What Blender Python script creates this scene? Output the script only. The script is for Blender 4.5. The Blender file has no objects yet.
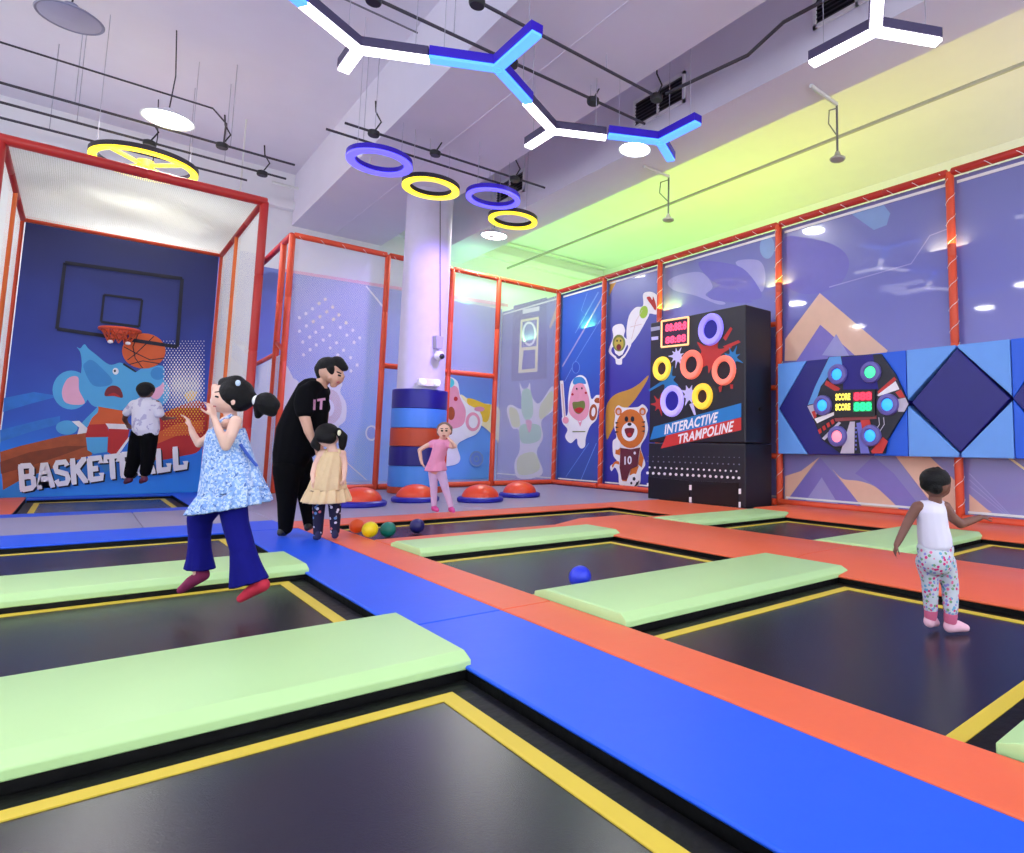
import bpy, bmesh, math, random
from mathutils import Vector, Matrix
random.seed(7)
PI = math.pi
COL = bpy.context.scene.collection

# ------------------------------------------------------------------ camera
FPX, CX, CY = 623.70195, 648.94061, 386.65196
YAW, PIT, ROL, EYE = 0.73835723, 0.09777153, 0.01591884, 0.9
cyw, syw = math.cos(YAW), math.sin(YAW)
FW = Vector((syw*math.cos(PIT), cyw*math.cos(PIT), math.sin(PIT)))
r0 = Vector((cyw, -syw, 0)); u0 = r0.cross(FW)
RT = math.cos(ROL)*r0 + math.sin(ROL)*u0
UP = -math.sin(ROL)*r0 + math.cos(ROL)*u0
EYEP = Vector((0, 0, EYE))
def ray(x, y): return FW + (x-CX)/FPX*RT - (y-CY)/FPX*UP
def onz(x, y, z=0.0):
    d = ray(x, y); return EYEP + d*((z-EYE)/d.z)
def onx(x, y, X):
    d = ray(x, y); return EYEP + d*(X/d.x)
def ony(x, y, Y):
    d = ray(x, y); return EYEP + d*(Y/d.y)
def J(x, y, d): return EYEP + ray(x, y)*d
cam = bpy.data.cameras.new('camera'); camo = bpy.data.objects.new('camera', cam); COL.objects.link(camo)
M = Matrix((RT, UP, -FW)).transposed().to_4x4(); M.translation = EYEP
camo.matrix_world = M
cam.sensor_width = 36; cam.lens = 36*FPX/1024
cam.shift_x = (512-CX)/1024; cam.shift_y = (CY-426.5)/1024
cam.clip_start = 0.02
bpy.context.scene.camera = camo
sc = bpy.context.scene
sc.view_settings.view_transform = 'Standard'; sc.view_settings.look = 'None'
sc.view_settings.gamma = 1; sc.view_settings.use_curve_mapping = False
sc.view_settings.exposure = 0.0

# ------------------------------------------------------------------ materials
def lin(c):
    return tuple(((v/255)/12.92 if v/255 <= .04045 else ((v/255+.055)/1.055)**2.4) for v in c)
MATS = {}
def mat(name, c, rough=.55, metal=0, emit=0, ecol=None, coat=0, var=.06, bump=0, bscale=60, vscale=6, spec=None, alpha=1):
    if name in MATS: return MATS[name]
    m = bpy.data.materials.new(name); m.use_nodes = True; MATS[name] = m
    nt = m.node_tree; b = nt.nodes['Principled BSDF']; L = nt.links
    b.inputs['Roughness'].default_value = rough; b.inputs['Metallic'].default_value = metal
    if spec is not None: b.inputs['Specular IOR Level'].default_value = spec
    b.inputs['Coat Weight'].default_value = coat; b.inputs['Coat Roughness'].default_value = .06
    tc = nt.nodes.new('ShaderNodeTexCoord'); n = nt.nodes.new('ShaderNodeTexNoise')
    n.inputs['Scale'].default_value = vscale; n.inputs['Detail'].default_value = 3
    L.new(tc.outputs['Object'], n.inputs['Vector'])
    mx = nt.nodes.new('ShaderNodeMix'); mx.data_type = 'RGBA'
    cl = lin(c)
    mx.inputs[6].default_value = tuple(v*(1-var) for v in cl)+(1,)
    mx.inputs[7].default_value = tuple(min(1, v*(1+var)) for v in cl)+(1,)
    L.new(n.outputs['Fac'], mx.inputs[0]); L.new(mx.outputs[2], b.inputs['Base Color'])
    if bump:
        n2 = nt.nodes.new('ShaderNodeTexNoise'); n2.inputs['Scale'].default_value = bscale
        L.new(tc.outputs['Object'], n2.inputs['Vector'])
        bp = nt.nodes.new('ShaderNodeBump'); bp.inputs['Strength'].default_value = bump; bp.inputs['Distance'].default_value = .02
        L.new(n2.outputs['Fac'], bp.inputs['Height']); L.new(bp.outputs['Normal'], b.inputs['Normal'])
    if emit:
        b.inputs['Emission Color'].default_value = lin(ecol or c)+(1,); b.inputs['Emission Strength'].default_value = emit
    if alpha < 1: b.inputs['Alpha'].default_value = alpha
    return m
def netmat(name, c, cell, cover, alpha_min=0.0):
    """woven net: procedural grid of cords, open between them"""
    m = bpy.data.materials.new(name); m.use_nodes = True; nt = m.node_tree; L = nt.links
    nt.nodes.clear()
    out = nt.nodes.new('ShaderNodeOutputMaterial'); mix = nt.nodes.new('ShaderNodeMixShader')
    tr = nt.nodes.new('ShaderNodeBsdfTransparent'); di = nt.nodes.new('ShaderNodeBsdfDiffuse'); di.inputs[0].default_value = lin(c)+(1,)
    tl = nt.nodes.new('ShaderNodeBsdfTranslucent'); tl.inputs[0].default_value = lin(c)+(1,)
    m2 = nt.nodes.new('ShaderNodeMixShader'); m2.inputs[0].default_value = .35
    L.new(di.outputs[0], m2.inputs[1]); L.new(tl.outputs[0], m2.inputs[2])
    uv = nt.nodes.new('ShaderNodeUVMap'); sx = nt.nodes.new('ShaderNodeSeparateXYZ'); L.new(uv.outputs[0], sx.inputs[0])
    fr = []
    for a, b_ in ((1, 1), (1, -1)):
        m1 = nt.nodes.new('ShaderNodeMath'); m1.operation = 'MULTIPLY_ADD'; m1.inputs[1].default_value = b_
        L.new(sx.outputs[1], m1.inputs[0]); L.new(sx.outputs[0], m1.inputs[2])
        d = nt.nodes.new('ShaderNodeMath'); d.operation = 'DIVIDE'; L.new(m1.outputs[0], d.inputs[0]); d.inputs[1].default_value = cell*1.414
        f = nt.nodes.new('ShaderNodeMath'); f.operation = 'FRACT'; L.new(d.outputs[0], f.inputs[0])
        l = nt.nodes.new('ShaderNodeMath'); l.operation = 'LESS_THAN'; L.new(f.outputs[0], l.inputs[0]); l.inputs[1].default_value = 1-math.sqrt(1-cover)
        fr.append(l)
    mxn = nt.nodes.new('ShaderNodeMath'); mxn.operation = 'MAXIMUM'
    L.new(fr[0].outputs[0], mxn.inputs[0]); L.new(fr[1].outputs[0], mxn.inputs[1])
    L.new(mxn.outputs[0], mix.inputs[0]); L.new(tr.outputs[0], mix.inputs[1]); L.new(m2.outputs[0], mix.inputs[2]); L.new(mix.outputs[0], out.inputs[0])
    return m
def patmat(name, base, spots, scale, thr, rough=.8, kind='voronoi'):
    """printed fabric: base colour with coloured spots"""
    m = bpy.data.materials.new(name); m.use_nodes = True; nt = m.node_tree; L = nt.links; b = nt.nodes['Principled BSDF']
    b.inputs['Roughness'].default_value = rough; b.inputs['Specular IOR Level'].default_value = .2
    tc = nt.nodes.new('ShaderNodeTexCoord')
    v = nt.nodes.new('ShaderNodeTexVoronoi' if kind == 'voronoi' else 'ShaderNodeTexNoise'); v.inputs['Scale'].default_value = scale
    L.new(tc.outputs['Object'], v.inputs['Vector'])
    r = nt.nodes.new('ShaderNodeValToRGB'); r.color_ramp.interpolation = 'CONSTANT'
    r.color_ramp.elements[0].position = 0; r.color_ramp.elements[0].color = (1, 1, 1, 1)
    r.color_ramp.elements[1].position = thr; r.color_ramp.elements[1].color = (0, 0, 0, 1)
    L.new(v.outputs['Distance' if kind == 'voronoi' else 'Fac'], r.inputs[0])
    rc = nt.nodes.new('ShaderNodeValToRGB'); rc.color_ramp.interpolation = 'CONSTANT'
    while len(rc.color_ramp.elements) < len(spots): rc.color_ramp.elements.new(.5)
    for i, s in enumerate(spots):
        rc.color_ramp.elements[i].position = i/len(spots); rc.color_ramp.elements[i].color = lin(s)+(1,)
    if kind == 'voronoi':
        sp = nt.nodes.new('ShaderNodeSeparateColor'); L.new(v.outputs['Color'], sp.inputs[0]); L.new(sp.outputs[0], rc.inputs[0])
    else:
        n = nt.nodes.new('ShaderNodeTexNoise'); n.inputs['Scale'].default_value = scale*.7; L.new(tc.outputs['Object'], n.inputs['Vector']); L.new(n.outputs['Fac'], rc.inputs[0])
    mx = nt.nodes.new('ShaderNodeMix'); mx.data_type = 'RGBA'; mx.inputs[6].default_value = lin(base)+(1,)
    L.new(r.outputs[0], mx.inputs[0]); L.new(rc.outputs[0], mx.inputs[7]); L.new(mx.outputs[2], b.inputs['Base Color'])
    return m
def gradmat(name, stops, z0, z1, rough=.5, coat=0, streak=0):
    """printed panel whose ink runs through a vertical colour gradient"""
    m = bpy.data.materials.new(name); m.use_nodes = True; nt = m.node_tree; L = nt.links; b = nt.nodes['Principled BSDF']
    b.inputs['Roughness'].default_value = rough; b.inputs['Coat Weight'].default_value = coat; b.inputs['Coat Roughness'].default_value = .04
    tc = nt.nodes.new('ShaderNodeTexCoord'); s = nt.nodes.new('ShaderNodeSeparateXYZ'); L.new(tc.outputs['Object'], s.inputs[0])
    mr = nt.nodes.new('ShaderNodeMapRange'); mr.inputs[1].default_value = z0; mr.inputs[2].default_value = z1; L.new(s.outputs[2], mr.inputs[0])
    n = nt.nodes.new('ShaderNodeTexNoise'); n.inputs['Scale'].default_value = .8; L.new(tc.outputs['Object'], n.inputs['Vector'])
    ad = nt.nodes.new('ShaderNodeMath'); ad.operation = 'MULTIPLY_ADD'; ad.inputs[1].default_value = .3; L.new(n.outputs['Fac'], ad.inputs[0])
    sb = nt.nodes.new('ShaderNodeMath'); sb.operation = 'SUBTRACT'; sb.inputs[1].default_value = .15; L.new(mr.outputs[0], sb.inputs[0]); L.new(sb.outputs[0], ad.inputs[2])
    r = nt.nodes.new('ShaderNodeValToRGB')
    while len(r.color_ramp.elements) < len(stops): r.color_ramp.elements.new(.5)
    for i, (p, c) in enumerate(stops): r.color_ramp.elements[i].position = p; r.color_ramp.elements[i].color = lin(c)+(1,)
    L.new(ad.outputs[0], r.inputs[0]); L.new(r.outputs[0], b.inputs['Base Color'])
    return m

# ------------------------------------------------------------------ object helpers
ORG = {}
def tag(o, label=None, cat=None, group=None, kind=None):
    if label: o['label'] = label
    if cat: o['category'] = cat
    if group: o['group'] = group
    if kind: o['kind'] = kind
    return o
def thing(name, label, cat, loc, group=None):
    o = bpy.data.objects.new(name, None); COL.objects.link(o); o.location = Vector(loc); o.empty_display_size = .1
    ORG[o.name] = Vector(loc); return tag(o, label, cat, group)
class MB:
    def __init__(s): s.v = []; s.f = []; s.m = []; s.mats = []; s.uv = {}
    def mi(s, m):
        if m not in s.mats: s.mats.append(m)
        return s.mats.index(m)
    def add(s, vs, fs, m):
        o = len(s.v); i = s.mi(m); s.v += [Vector(v) for v in vs]
        for f in fs: s.f.append([a+o for a in f]); s.m.append(i)
    def box(s, a, b, m):
        x0, y0, z0 = a; x1, y1, z1 = b
        s.add([(x0,y0,z0),(x1,y0,z0),(x1,y1,z0),(x0,y1,z0),(x0,y0,z1),(x1,y0,z1),(x1,y1,z1),(x0,y1,z1)],
              [(3,2,1,0),(4,5,6,7),(0,1,5,4),(1,2,6,5),(2,3,7,6),(3,0,4,7)], m)
    def tube(s, pts, r, m, n=10, caps=True):
        pts = [Vector(p) for p in pts]; vs = []; fs = []; k = len(pts)
        rr = r if isinstance(r, (list, tuple)) else [r]*k
        ref = None
        for i, p in enumerate(pts):
            d = (pts[min(i+1, k-1)]-pts[max(i-1, 0)]).normalized()
            if ref is None: ref = Vector((0,0,1)) if abs(d.z) < .9 else Vector((1,0,0))
            a = d.cross(ref).normalized(); b = a.cross(d).normalized(); ref = b
            for j in range(n):
                t = 2*PI*j/n; vs.append(p+a*math.cos(t)*rr[i]+b*math.sin(t)*rr[i])
        for i in range(k-1):
            for j in range(n):
                fs.append((i*n+j, i*n+(j+1)%n, (i+1)*n+(j+1)%n, (i+1)*n+j))
        if caps: fs.append(tuple(range(n-1, -1, -1))); fs.append(tuple((k-1)*n+j for j in range(n)))
        s.add(vs, fs, m)
    def lathe(s, c, prof, m, n=32, ax=(0,0,1), closed=False):
        ax = Vector(ax).normalized(); a = ax.cross(Vector((0,0,1)) if abs(ax.z) < .9 else Vector((1,0,0))).normalized(); b = ax.cross(a)
        c = Vector(c); vs = []; fs = []; k = len(prof)
        for r, h in prof:
            for j in range(n):
                t = 2*PI*j/n; vs.append(c+ax*h+(a*math.cos(t)+b*math.sin(t))*r)
        for i in range(k if closed else k-1):
            i2 = (i+1) % k
            for j in range(n): fs.append((i*n+j, i*n+(j+1)%n, i2*n+(j+1)%n, i2*n+j))
        s.add(vs, fs, m)
    def poly(s, pts, m): s.add(pts, [tuple(range(len(pts)))], m)
    def prism(s, pts, off, m):
        n = len(pts); off = Vector(off); pts = [Vector(p) for p in pts]
        s.add(pts+[p+off for p in pts], [tuple(range(n-1, -1, -1)), tuple(range(n, 2*n))]+[(i, (i+1)%n, (i+1)%n+n, i+n) for i in range(n)], m)
    def build(s, name, parent=None, smooth=False, bevel=0, org=None, kind=None, fix=True, solid=0):
        me = bpy.data.meshes.new(name)
        if parent is not None: o0 = ORG[parent.name]
        elif org is not None: o0 = Vector(org)
        elif s.v and kind != 'structure':
            xs = [v.x for v in s.v]; ys = [v.y for v in s.v]; zs = [v.z for v in s.v]
            o0 = Vector(((min(xs)+max(xs))/2, (min(ys)+max(ys))/2, min(zs)))
        else: o0 = Vector((0,0,0))
        me.from_pydata([tuple(v-o0) for v in s.v], [], s.f)
        for m in s.mats: me.materials.append(m)
        me.polygons.foreach_set('material_index', s.m)
        if fix:
            bm = bmesh.new(); bm.from_mesh(me); bmesh.ops.recalc_face_normals(bm, faces=bm.faces); bm.to_mesh(me); bm.free()
        if smooth:
            me.polygons.foreach_set('use_smooth', [True]*len(me.polygons))
            try: me.set_sharp_from_angle(angle=math.radians(40))
            except Exception: pass
        o = bpy.data.objects.new(name, me); COL.objects.link(o); ORG[o.name] = o0.copy()
        if parent is not None: o.parent = parent
        else: o.location = o0
        if bevel:
            bv = o.modifiers.new('bevel', 'BEVEL'); bv.width = bevel; bv.segments = 3; bv.limit_method = 'ANGLE'
        if solid:
            so = o.modifiers.new('solid', 'SOLIDIFY'); so.thickness = solid; so.offset = 0
        if kind: o['kind'] = kind
        return o
def netplane(name, quad, m, parent=None):
    """flat net sheet with metric UVs"""
    q = [Vector(p) for p in quad]
    b = MB(); b.poly(q, m); o = b.build(name, parent, fix=False)
    w = (q[1]-q[0]).length; h = (q[3]-q[0]).length
    uv = o.data.uv_layers.new(name='UVMap')
    for i, c in enumerate(((0,0),(w,0),(w,h),(0,h))): uv.data[i].uv = c
    return o
# flat shape helpers (picture coordinates)
def ell(cx, cy, rx, ry, rot=0, n=28, a0=0, a1=2*PI):
    c, s = math.cos(rot), math.sin(rot); out = []
    full = abs(a1-a0-2*PI) < 1e-6
    for i in range(n):
        t = a0+(a1-a0)*i/(n if full else n-1); x, y = rx*math.cos(t), ry*math.sin(t); out.append((cx+x*c-y*s, cy+x*s+y*c))
    return out
def spl(p, k=5):
    out = []; n = len(p)
    for i in range(n):
        a, b, c, d = (p[(i+j-1) % n] for j in range(4))
        for t in range(k):
            t /= k
            out.append(tuple(.5*((2*b[q])+(-a[q]+c[q])*t+(2*a[q]-5*b[q]+4*c[q]-d[q])*t*t+(-a[q]+3*b[q]-3*c[q]+d[q])*t**3) for q in (0, 1)))
    return out
def grow(p, d):
    cx = sum(a[0] for a in p)/len(p); cy = sum(a[1] for a in p)/len(p); out = []; n = len(p)
    A = sum(p[i][0]*p[(i+1)%n][1]-p[(i+1)%n][0]*p[i][1] for i in range(n)); sg = 1 if A > 0 else -1
    for i in range(n):
        x0, y0 = p[i-1]; x1, y1 = p[(i+1) % n]; dx, dy = x1-x0, y1-y0; l = math.hypot(dx, dy) or 1
        out.append((p[i][0]+sg*dy/l*d, p[i][1]-sg*dx/l*d))
    return out
def strip(p, w):
    """open polyline widened into a band"""
    L_, R_ = [], []
    for i in range(len(p)):
        x0, y0 = p[max(i-1, 0)]; x1, y1 = p[min(i+1, len(p)-1)]; dx, dy = x1-x0, y1-y0; l = math.hypot(dx, dy) or 1
        L_.append((p[i][0]-dy/l*w/2, p[i][1]+dx/l*w/2)); R_.append((p[i][0]+dy/l*w/2, p[i][1]-dx/l*w/2))
    return L_+R_[::-1]
def crop(ox, oy, s): return lambda pts: [(ox+x*s, oy+y*s) for x, y in pts]
class Art:
    """print on a flat wall: every ink shape lies on the wall, later ink a hair above earlier ink"""
    def __init__(s, fn, normal): s.fn = fn; s.n = Vector(normal); s.b = MB(); s.k = 0
    def add(s, p, m, dz=None):
        s.k += (dz is None); off = s.n*(.0006*s.k) if dz is None else dz
        s.b.poly([s.fn(x, y)+off for x, y in p], m)
    def text(s, txt, quad, m, bold=.02, font_italic=0):
        s.k += 1; off = s.n*(.0006*s.k)
        for tri in text_tris(txt, bold, font_italic):
            pts = []
            for u, v in tri:
                (x0,y0),(x1,y1),(x2,y2),(x3,y3) = quad   # tl tr br bl
                x = (x0*(1-u)+x1*u)*v+(x3*(1-u)+x2*u)*(1-v); y = (y0*(1-u)+y1*u)*v+(y3*(1-u)+y2*u)*(1-v)
                pts.append(s.fn(x, y)+off)
            s.b.poly(pts, m)
_tc = {}
def text_tris(txt, bold, shear):
    key = (txt, bold, shear)
    if key in _tc: return _tc[key]
    c = bpy.data.curves.new('lettering', 'FONT'); c.body = txt; c.offset = bold; c.resolution_u = 3; c.shear = shear; c.space_character = 1.05
    o = bpy.data.objects.new('lettering', c); COL.objects.link(o)
    dg = bpy.context.evaluated_depsgraph_get(); dg.update()
    me = bpy.data.meshes.new_from_object(o.evaluated_get(dg), depsgraph=dg)
    xs = [v.co.x for v in me.vertices]; ys = [v.co.y for v in me.vertices]
    x0, x1, y0, y1 = min(xs), max(xs), min(ys), max(ys)
    out = [[((me.vertices[i].co.x-x0)/(x1-x0), (me.vertices[i].co.y-y0)/(y1-y0)) for i in p.vertices] for p in me.polygons]
    bpy.data.objects.remove(o); bpy.data.curves.remove(c); bpy.data.meshes.remove(me); _tc[key] = out
    return out

# ------------------------------------------------------------------ palette
WHITE = mat('white_paint', (236, 235, 240), .7, var=.02)
CEIL = mat('ceiling_paint', (226, 221, 236), .8, var=.03, vscale=2)
STEEL = mat('grey_conduit', (120, 118, 128), .45, .4)
DARKST = mat('dark_conduit', (62, 58, 70), .5, .2)
BLACKP = mat('black_plastic', (22, 22, 28), .45)
BLUE = mat('blue_vinyl', (26, 88, 232), .42, var=.05, bump=.05, bscale=9, vscale=3, spec=.35)
ORANGE = mat('orange_vinyl', (232, 104, 68), .42, var=.06, bump=.08, bscale=12, vscale=3, spec=.35)
GREEN = mat('lime_vinyl', (184, 222, 156), .42, var=.03, bump=.05, bscale=9, vscale=2, spec=.35)
GREY = mat('grey_vinyl', (152, 148, 178), .36, var=.05, bump=.04, bscale=7, vscale=2)
MATM = mat('black_jump_fabric', (17, 17, 36), .27, var=.25, bump=.05, bscale=160, vscale=2, spec=.5)
COVER = mat('black_cover', (4, 4, 6), .5, bump=.2, bscale=20, spec=.2)
YEL = mat('yellow_webbing', (214, 188, 58), .55, var=.05)
RED = mat('orange_red_foam', (222, 78, 44), .45, var=.08, bump=.12, bscale=25, vscale=8)
REDD = mat('dark_red_foam', (186, 40, 34), .45, var=.08, bump=.12, bscale=25, vscale=8)
LACE = mat('white_cord', (240, 238, 240), .7)
NAVY = mat('navy_vinyl', (22, 16, 122), .4, var=.05)
LBLUE = mat('light_blue_vinyl', (102, 160, 242), .4, var=.04)
MBLUE = mat('mid_blue_vinyl', (18, 92, 226), .4, var=.04)
SKYB = mat('sky_blue_vinyl', (74, 140, 230), .4, var=.04)
BRICK = mat('brick_orange_vinyl', (196, 72, 36), .45, var=.05)

# ------------------------------------------------------------------ the room
XR, YB, XL, YF = 12.2, 15.7, -7.0, -5.0
b = MB(); b.box((XL, YF, -.32), (XR, YB, -.12), mat('floor_screed', (60, 58, 66), .7)); b.build('floor', kind='structure')
b = MB(); b.box((XL, YF, 7.0), (6.45, YB, 7.7), CEIL); b.box((7.35, YF, 6.6), (XR, YB, 7.7), CEIL); b.build('ceiling', kind='structure')
b = MB(); b.box((6.45, YF, 5.8), (7.35, YB, 7.05), CEIL); b.build('trim_1', kind='structure')
b = MB(); b.box((3.22, YF, 5.8), (5.2, YB, 7.05), CEIL); b.build('trim_2', kind='structure')
b = MB(); b.box((4.1, YF, 5.792), (4.13, YB, 5.801), CEIL); b.build('trim_3', kind='structure')
b = MB(); b.box((XL, YB, -.32), (XR, YB+.2, 7.7), WHITE); b.build('wall_back', kind='structure')
b = MB(); b.box((XL, YB-.18, 6.12), (XR, YB+.001, 6.3), WHITE); b.build('trim_4', kind='structure')
b = MB(); b.box((XR, YF, -.32), (XR+.2, YB+.2, 7.7), WHITE); b.build('wall_right', kind='structure')
# left wall and the wall behind the camera hold rows of tall windows
def window_wall(name, axis, pos, a0, a1, bays, z0, z1, inner, start):
    b = MB(); w = (a1-a0)/bays
    def bx(u0, u1, zz0, zz1, m=WHITE, d0=0, d1=.2):
        if axis == 'x': b.box((pos-d1*inner*-1 if 0 else pos+d0, u0, zz0), (pos+d1, u1, zz1), m)
        else: b.box((u0, pos+d0, zz0), (u1, pos+d1, zz1), m)
    bx(a0, a1, -.32, z0); bx(a0, a1, z1, 7.7)
    for i in range(bays+1):
        c = a0+w*i; bx(max(a0, c-.15), min(a1, c+.15), z0, z1)
    b.build(name, kind='structure')
    fm = mat('window_frame_grey', (120, 122, 132), .4, .3)
    gl = mat('window_glass', (235, 242, 250), .02, alpha=.12)
    for i in range(bays):
        f = MB(); u0, u1 = a0+w*i+.15, a0+w*(i+1)-.15
        def fb(p, q, r, s, m=fm, d0=.05, d1=.13):
            if axis == 'x': f.box((pos+d0, p, r), (pos+d1, q, s), m)
            else: f.box((p, pos+d0, r), (q, pos+d1, s), m)
        mid = (u0+u1)/2
        for p, q, r, s in ((u0, u1, z0, z0+.08), (u0, u1, z1-.08, z1), (u0, u0+.07, z0, z1), (u1-.07, u1, z0, z1), (mid-.03, mid+.03, z0, z1), (u0, u1, (z0+z1)/2-.03, (z0+z1)/2+.03)): fb(p, q, r, s)
        fb(u0, u1, z0, z1, gl, .085, .095)
        f.build('window_%d' % (start+i), kind='structure')
window_wall('wall_left', 'x', XL-.2, YF, YB, 6, 1.2, 4.6, 1, 1)
window_wall('wall_front', 'y', YF-.2, XL, XR, 6, .3, 5.4, 1, 7)

# ------------------------------------------------------------------ trampolines and pads
ZM = -.05
DECK = MB()
def trampoline(x0, x1, y0, y1, label, inset=.1, w=.062, group=None):
    il = inset if x0 < 1 else .0
    t = thing('trampoline', label, 'trampoline', ((x0+x1)/2, (y0+y1)/2, -.12), group)
    b = MB(); nx, ny = 14, 14; a = inset+w-.01; vs = []; fs = []
    for j in range(ny+1):
        for i in range(nx+1):
            u, v = i/nx, j/ny
            vs.append((x0+il+w-.01+(x1-x0-a-il-w+.01)*u, y0+a+(y1-y0-2*a)*v, ZM-.012*math.sin(PI*u)*math.sin(PI*v)))
    for j in range(ny):
        for i in range(nx): k = j*(nx+1)+i; fs.append((k, k+1, k+nx+2, k+nx+1))
    b.add(vs, fs, MATM); b.build('jump_mat', t, smooth=True, fix=False)
    b = MB()
    def ring(o, i, z0, z1, m):
        xa, xb, ya, yb = x0+(o if o < .05 else il), x1-o, y0+o, y1-o; xc, xd, yc, yd = x0+(max(il, .004) if i == inset else il+w), x1-i, y0+i, y1-i
        for q in (((xa, ya), (xb, ya), (xd, yc), (xc, yc)), ((xb, ya), (xb, yb), (xd, yd), (xd, yc)), ((xb, yb), (xa, yb), (xc, yd), (xd, yd)), ((xa, yb), (xa, ya), (xc, yc), (xc, yd))):
            b.prism([(p[0], p[1], z0) for p in q], (0, 0, z1-z0), m)
    ring(inset, inset+w, ZM-.03, ZM+.004, YEL); b.build('border_line', t)
    b = MB(); ring(0.003, inset, -.12, ZM+.001, COVER)
    b.build('spring_cover', t)
    return t
def pad(name, x0, x1, y0, y1, m, label, cat='pad', top=0., ix=(.0, .0), iy=(.0, .0), edge=0., group=None, bev=.009, zb=-.018):
    """upholstered foam pad; ix/iy = how far each side slopes before reaching the full height"""
    b = MB(); z = edge
    DECK.box((x0+.006, y0+.006, -.12), (x1-.006, y1-.006, zb-.001), COVER)
    o = [(x0, y0), (x1, y0), (x1, y1), (x0, y1)]
    i = [(x0+ix[0], y0+iy[0]), (x1-ix[1], y0+iy[0]), (x1-ix[1], y1-iy[1]), (x0+ix[0], y1-iy[1])]
    vs = [(x, y, zb) for x, y in o]+[(x, y, z-.0) for x, y in o]
    fs = [(3, 2, 1, 0)]+[(k, (k+1) % 4, (k+1) % 4+4, k+4) for k in range(4)]
    if top > edge:
        vs += [(x, y, top) for x, y in i]; fs += [(k+4, (k+1) % 4+4, (k+1) % 4+8, k+8) for k in range(4)]+[(8, 9, 10, 11)]
    else: fs += [(4, 5, 6, 7)]
    b.add(vs, fs, m)
    o_ = b.build(name, bevel=bev, smooth=True); return tag(o_, label, cat, group)
e = .004
trampoline(-.55, 1.24, .83, 2.45, 'black trampoline nearest the camera, at bottom left, with a yellow border line')
trampoline(-.55, 1.24, 3.385, 4.99, 'black trampoline below the jumping girl in the blue dress')
trampoline(-.55, 1.24, 5.725, 7.45, 'narrow-looking black trampoline behind the far left lime pad, before the blue cross pad')
trampoline(2.13, 4.15, .78, 2.48, 'large black trampoline the toddler in the white vest stands on')
trampoline(2.13, 4.15, 3.365, 5.08, 'black trampoline with the bright blue ball lying on it')
trampoline(2.13, 6.1, 6.16, 7.5, 'long black trampoline in front of the grey platform with the domes')
trampoline(5.35, 7.2, 3.55, 5.12, 'black trampoline below the hexagon game panel, beside the wall pads')
trampoline(5.35, 7.2, .85, 2.6, 'black trampoline at the right edge, behind the toddler in the white vest')
trampoline(-.5, 1.22, 10.62, 13.0, 'black trampoline inside the basketball bay')
LP = dict(ix=(.008, .008), iy=(.055, .12), edge=.018, top=.05, bev=.007)
pad('lime_pad', -.56, 1.27, 2.455, 3.38, GREEN, 'large lime green pad at left, between the two nearest left trampolines', **LP)
pad('lime_pad', -.56, 1.27, 4.9, 5.72, GREEN, 'lime green pad at left with its pointed end beside the man\'s feet', **LP)
pad('lime_pad', -.56, 1.27, -.2, .82, GREEN, 'lime green pad at the near left, mostly out of view', **LP)
pad('lime_pad', 2.135, 4.3, 2.49, 3.36, GREEN, 'large lime green pad in the middle right, just in front of the blue ball', **LP)
pad('lime_pad', 2.135, 4.24, 5.07, 5.74, GREEN, 'lime green pad behind the bright blue ball, near the loose coloured balls', **LP)
pad('lime_pad', 2.15, 4.2, -.2, .76, GREEN, 'lime green pad cut off by the lower right corner', **LP)
pad('lime_pad', 5.36, 7.36, 5.13, 5.85, GREEN, 'small lime green pad at the foot of the black game cabinet', **LP)
pad('lime_pad', 5.36, 7.36, 2.61, 3.54, GREEN, 'lime green pad behind the toddler in the white vest', **LP)
pad('blue_pad', 1.24+e, 1.8-e, -1.2, 3.15, BLUE, 'long blue walkway pad running to the bottom right corner', cat='pad')
pad('blue_pad', 1.24+e, 1.8-e, 3.157, 7.44, BLUE, 'blue walkway pad leading away to the man\'s feet', cat='pad')
pad('blue_pad', -.56, 1.74, 7.45+e, 8.33, BLUE, 'blue cross pad under the man\'s shoes, before the grey mats')
pad('blue_pad', -.92, 1.72, 10.17, 10.6, BLUE, 'narrow blue pad along the front of the basketball bay')
pad('blue_pad', 1.23, 1.66, 10.61, 13.52, BLUE, 'blue pad on the right side of the basketball bay trampoline', ix=(.0, .0))
pad('blue_pad', -.49, 1.22, 13.01, 13.52, BLUE, 'blue pad along the back of the basketball bay under the mural')
pad('orange_pad', -.92, -.51, 10.61, 13.52, ORANGE, 'orange pad on the left side of the basketball bay')
pad('blue_pad', -1.2, -.565, -1.2, 8.33, BLUE, 'blue pad along the far left side of the trampolines')
pad('orange_pad', 1.8+e, 2.13-e, -1.2, 3.15, ORANGE, 'orange walkway pad along the near side of the toddler\'s trampoline')
pad('orange_pad', 1.8+e, 2.13-e, 3.157, 7.49, ORANGE, 'creased orange walkway pad reaching the girl in the cream dress')
pad('orange_pad', 1.75+e, 6.1, 7.5+e, 8.1, ORANGE, 'orange pad along the front of the grey platform')
pad('orange_pad', 2.13+e, 4.15, 5.76, 6.15, ORANGE, 'thin orange pad between the lime pad and the long far trampoline')
pad('orange_pad', 4.15+e, 5.35-e, 3.0, 6.15, ORANGE, 'wide orange ridge pad between the two columns of trampolines, far stretch', top=.05, ix=(.35, .1))
pad('orange_pad', 4.15+e, 5.35-e, -1.2, 2.993, ORANGE, 'wide orange ridge pad behind the toddler in the white vest', top=.05, ix=(.35, .1))
pad('orange_pad', 5.35+e, 6.1, 5.86, 6.15, ORANGE, 'short orange pad left of the lime pad at the cabinet')
pad('orange_pad', 6.1+e, 7.62, 5.87, 8.1, ORANGE, 'orange pad in front of the black game cabinet')
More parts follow.
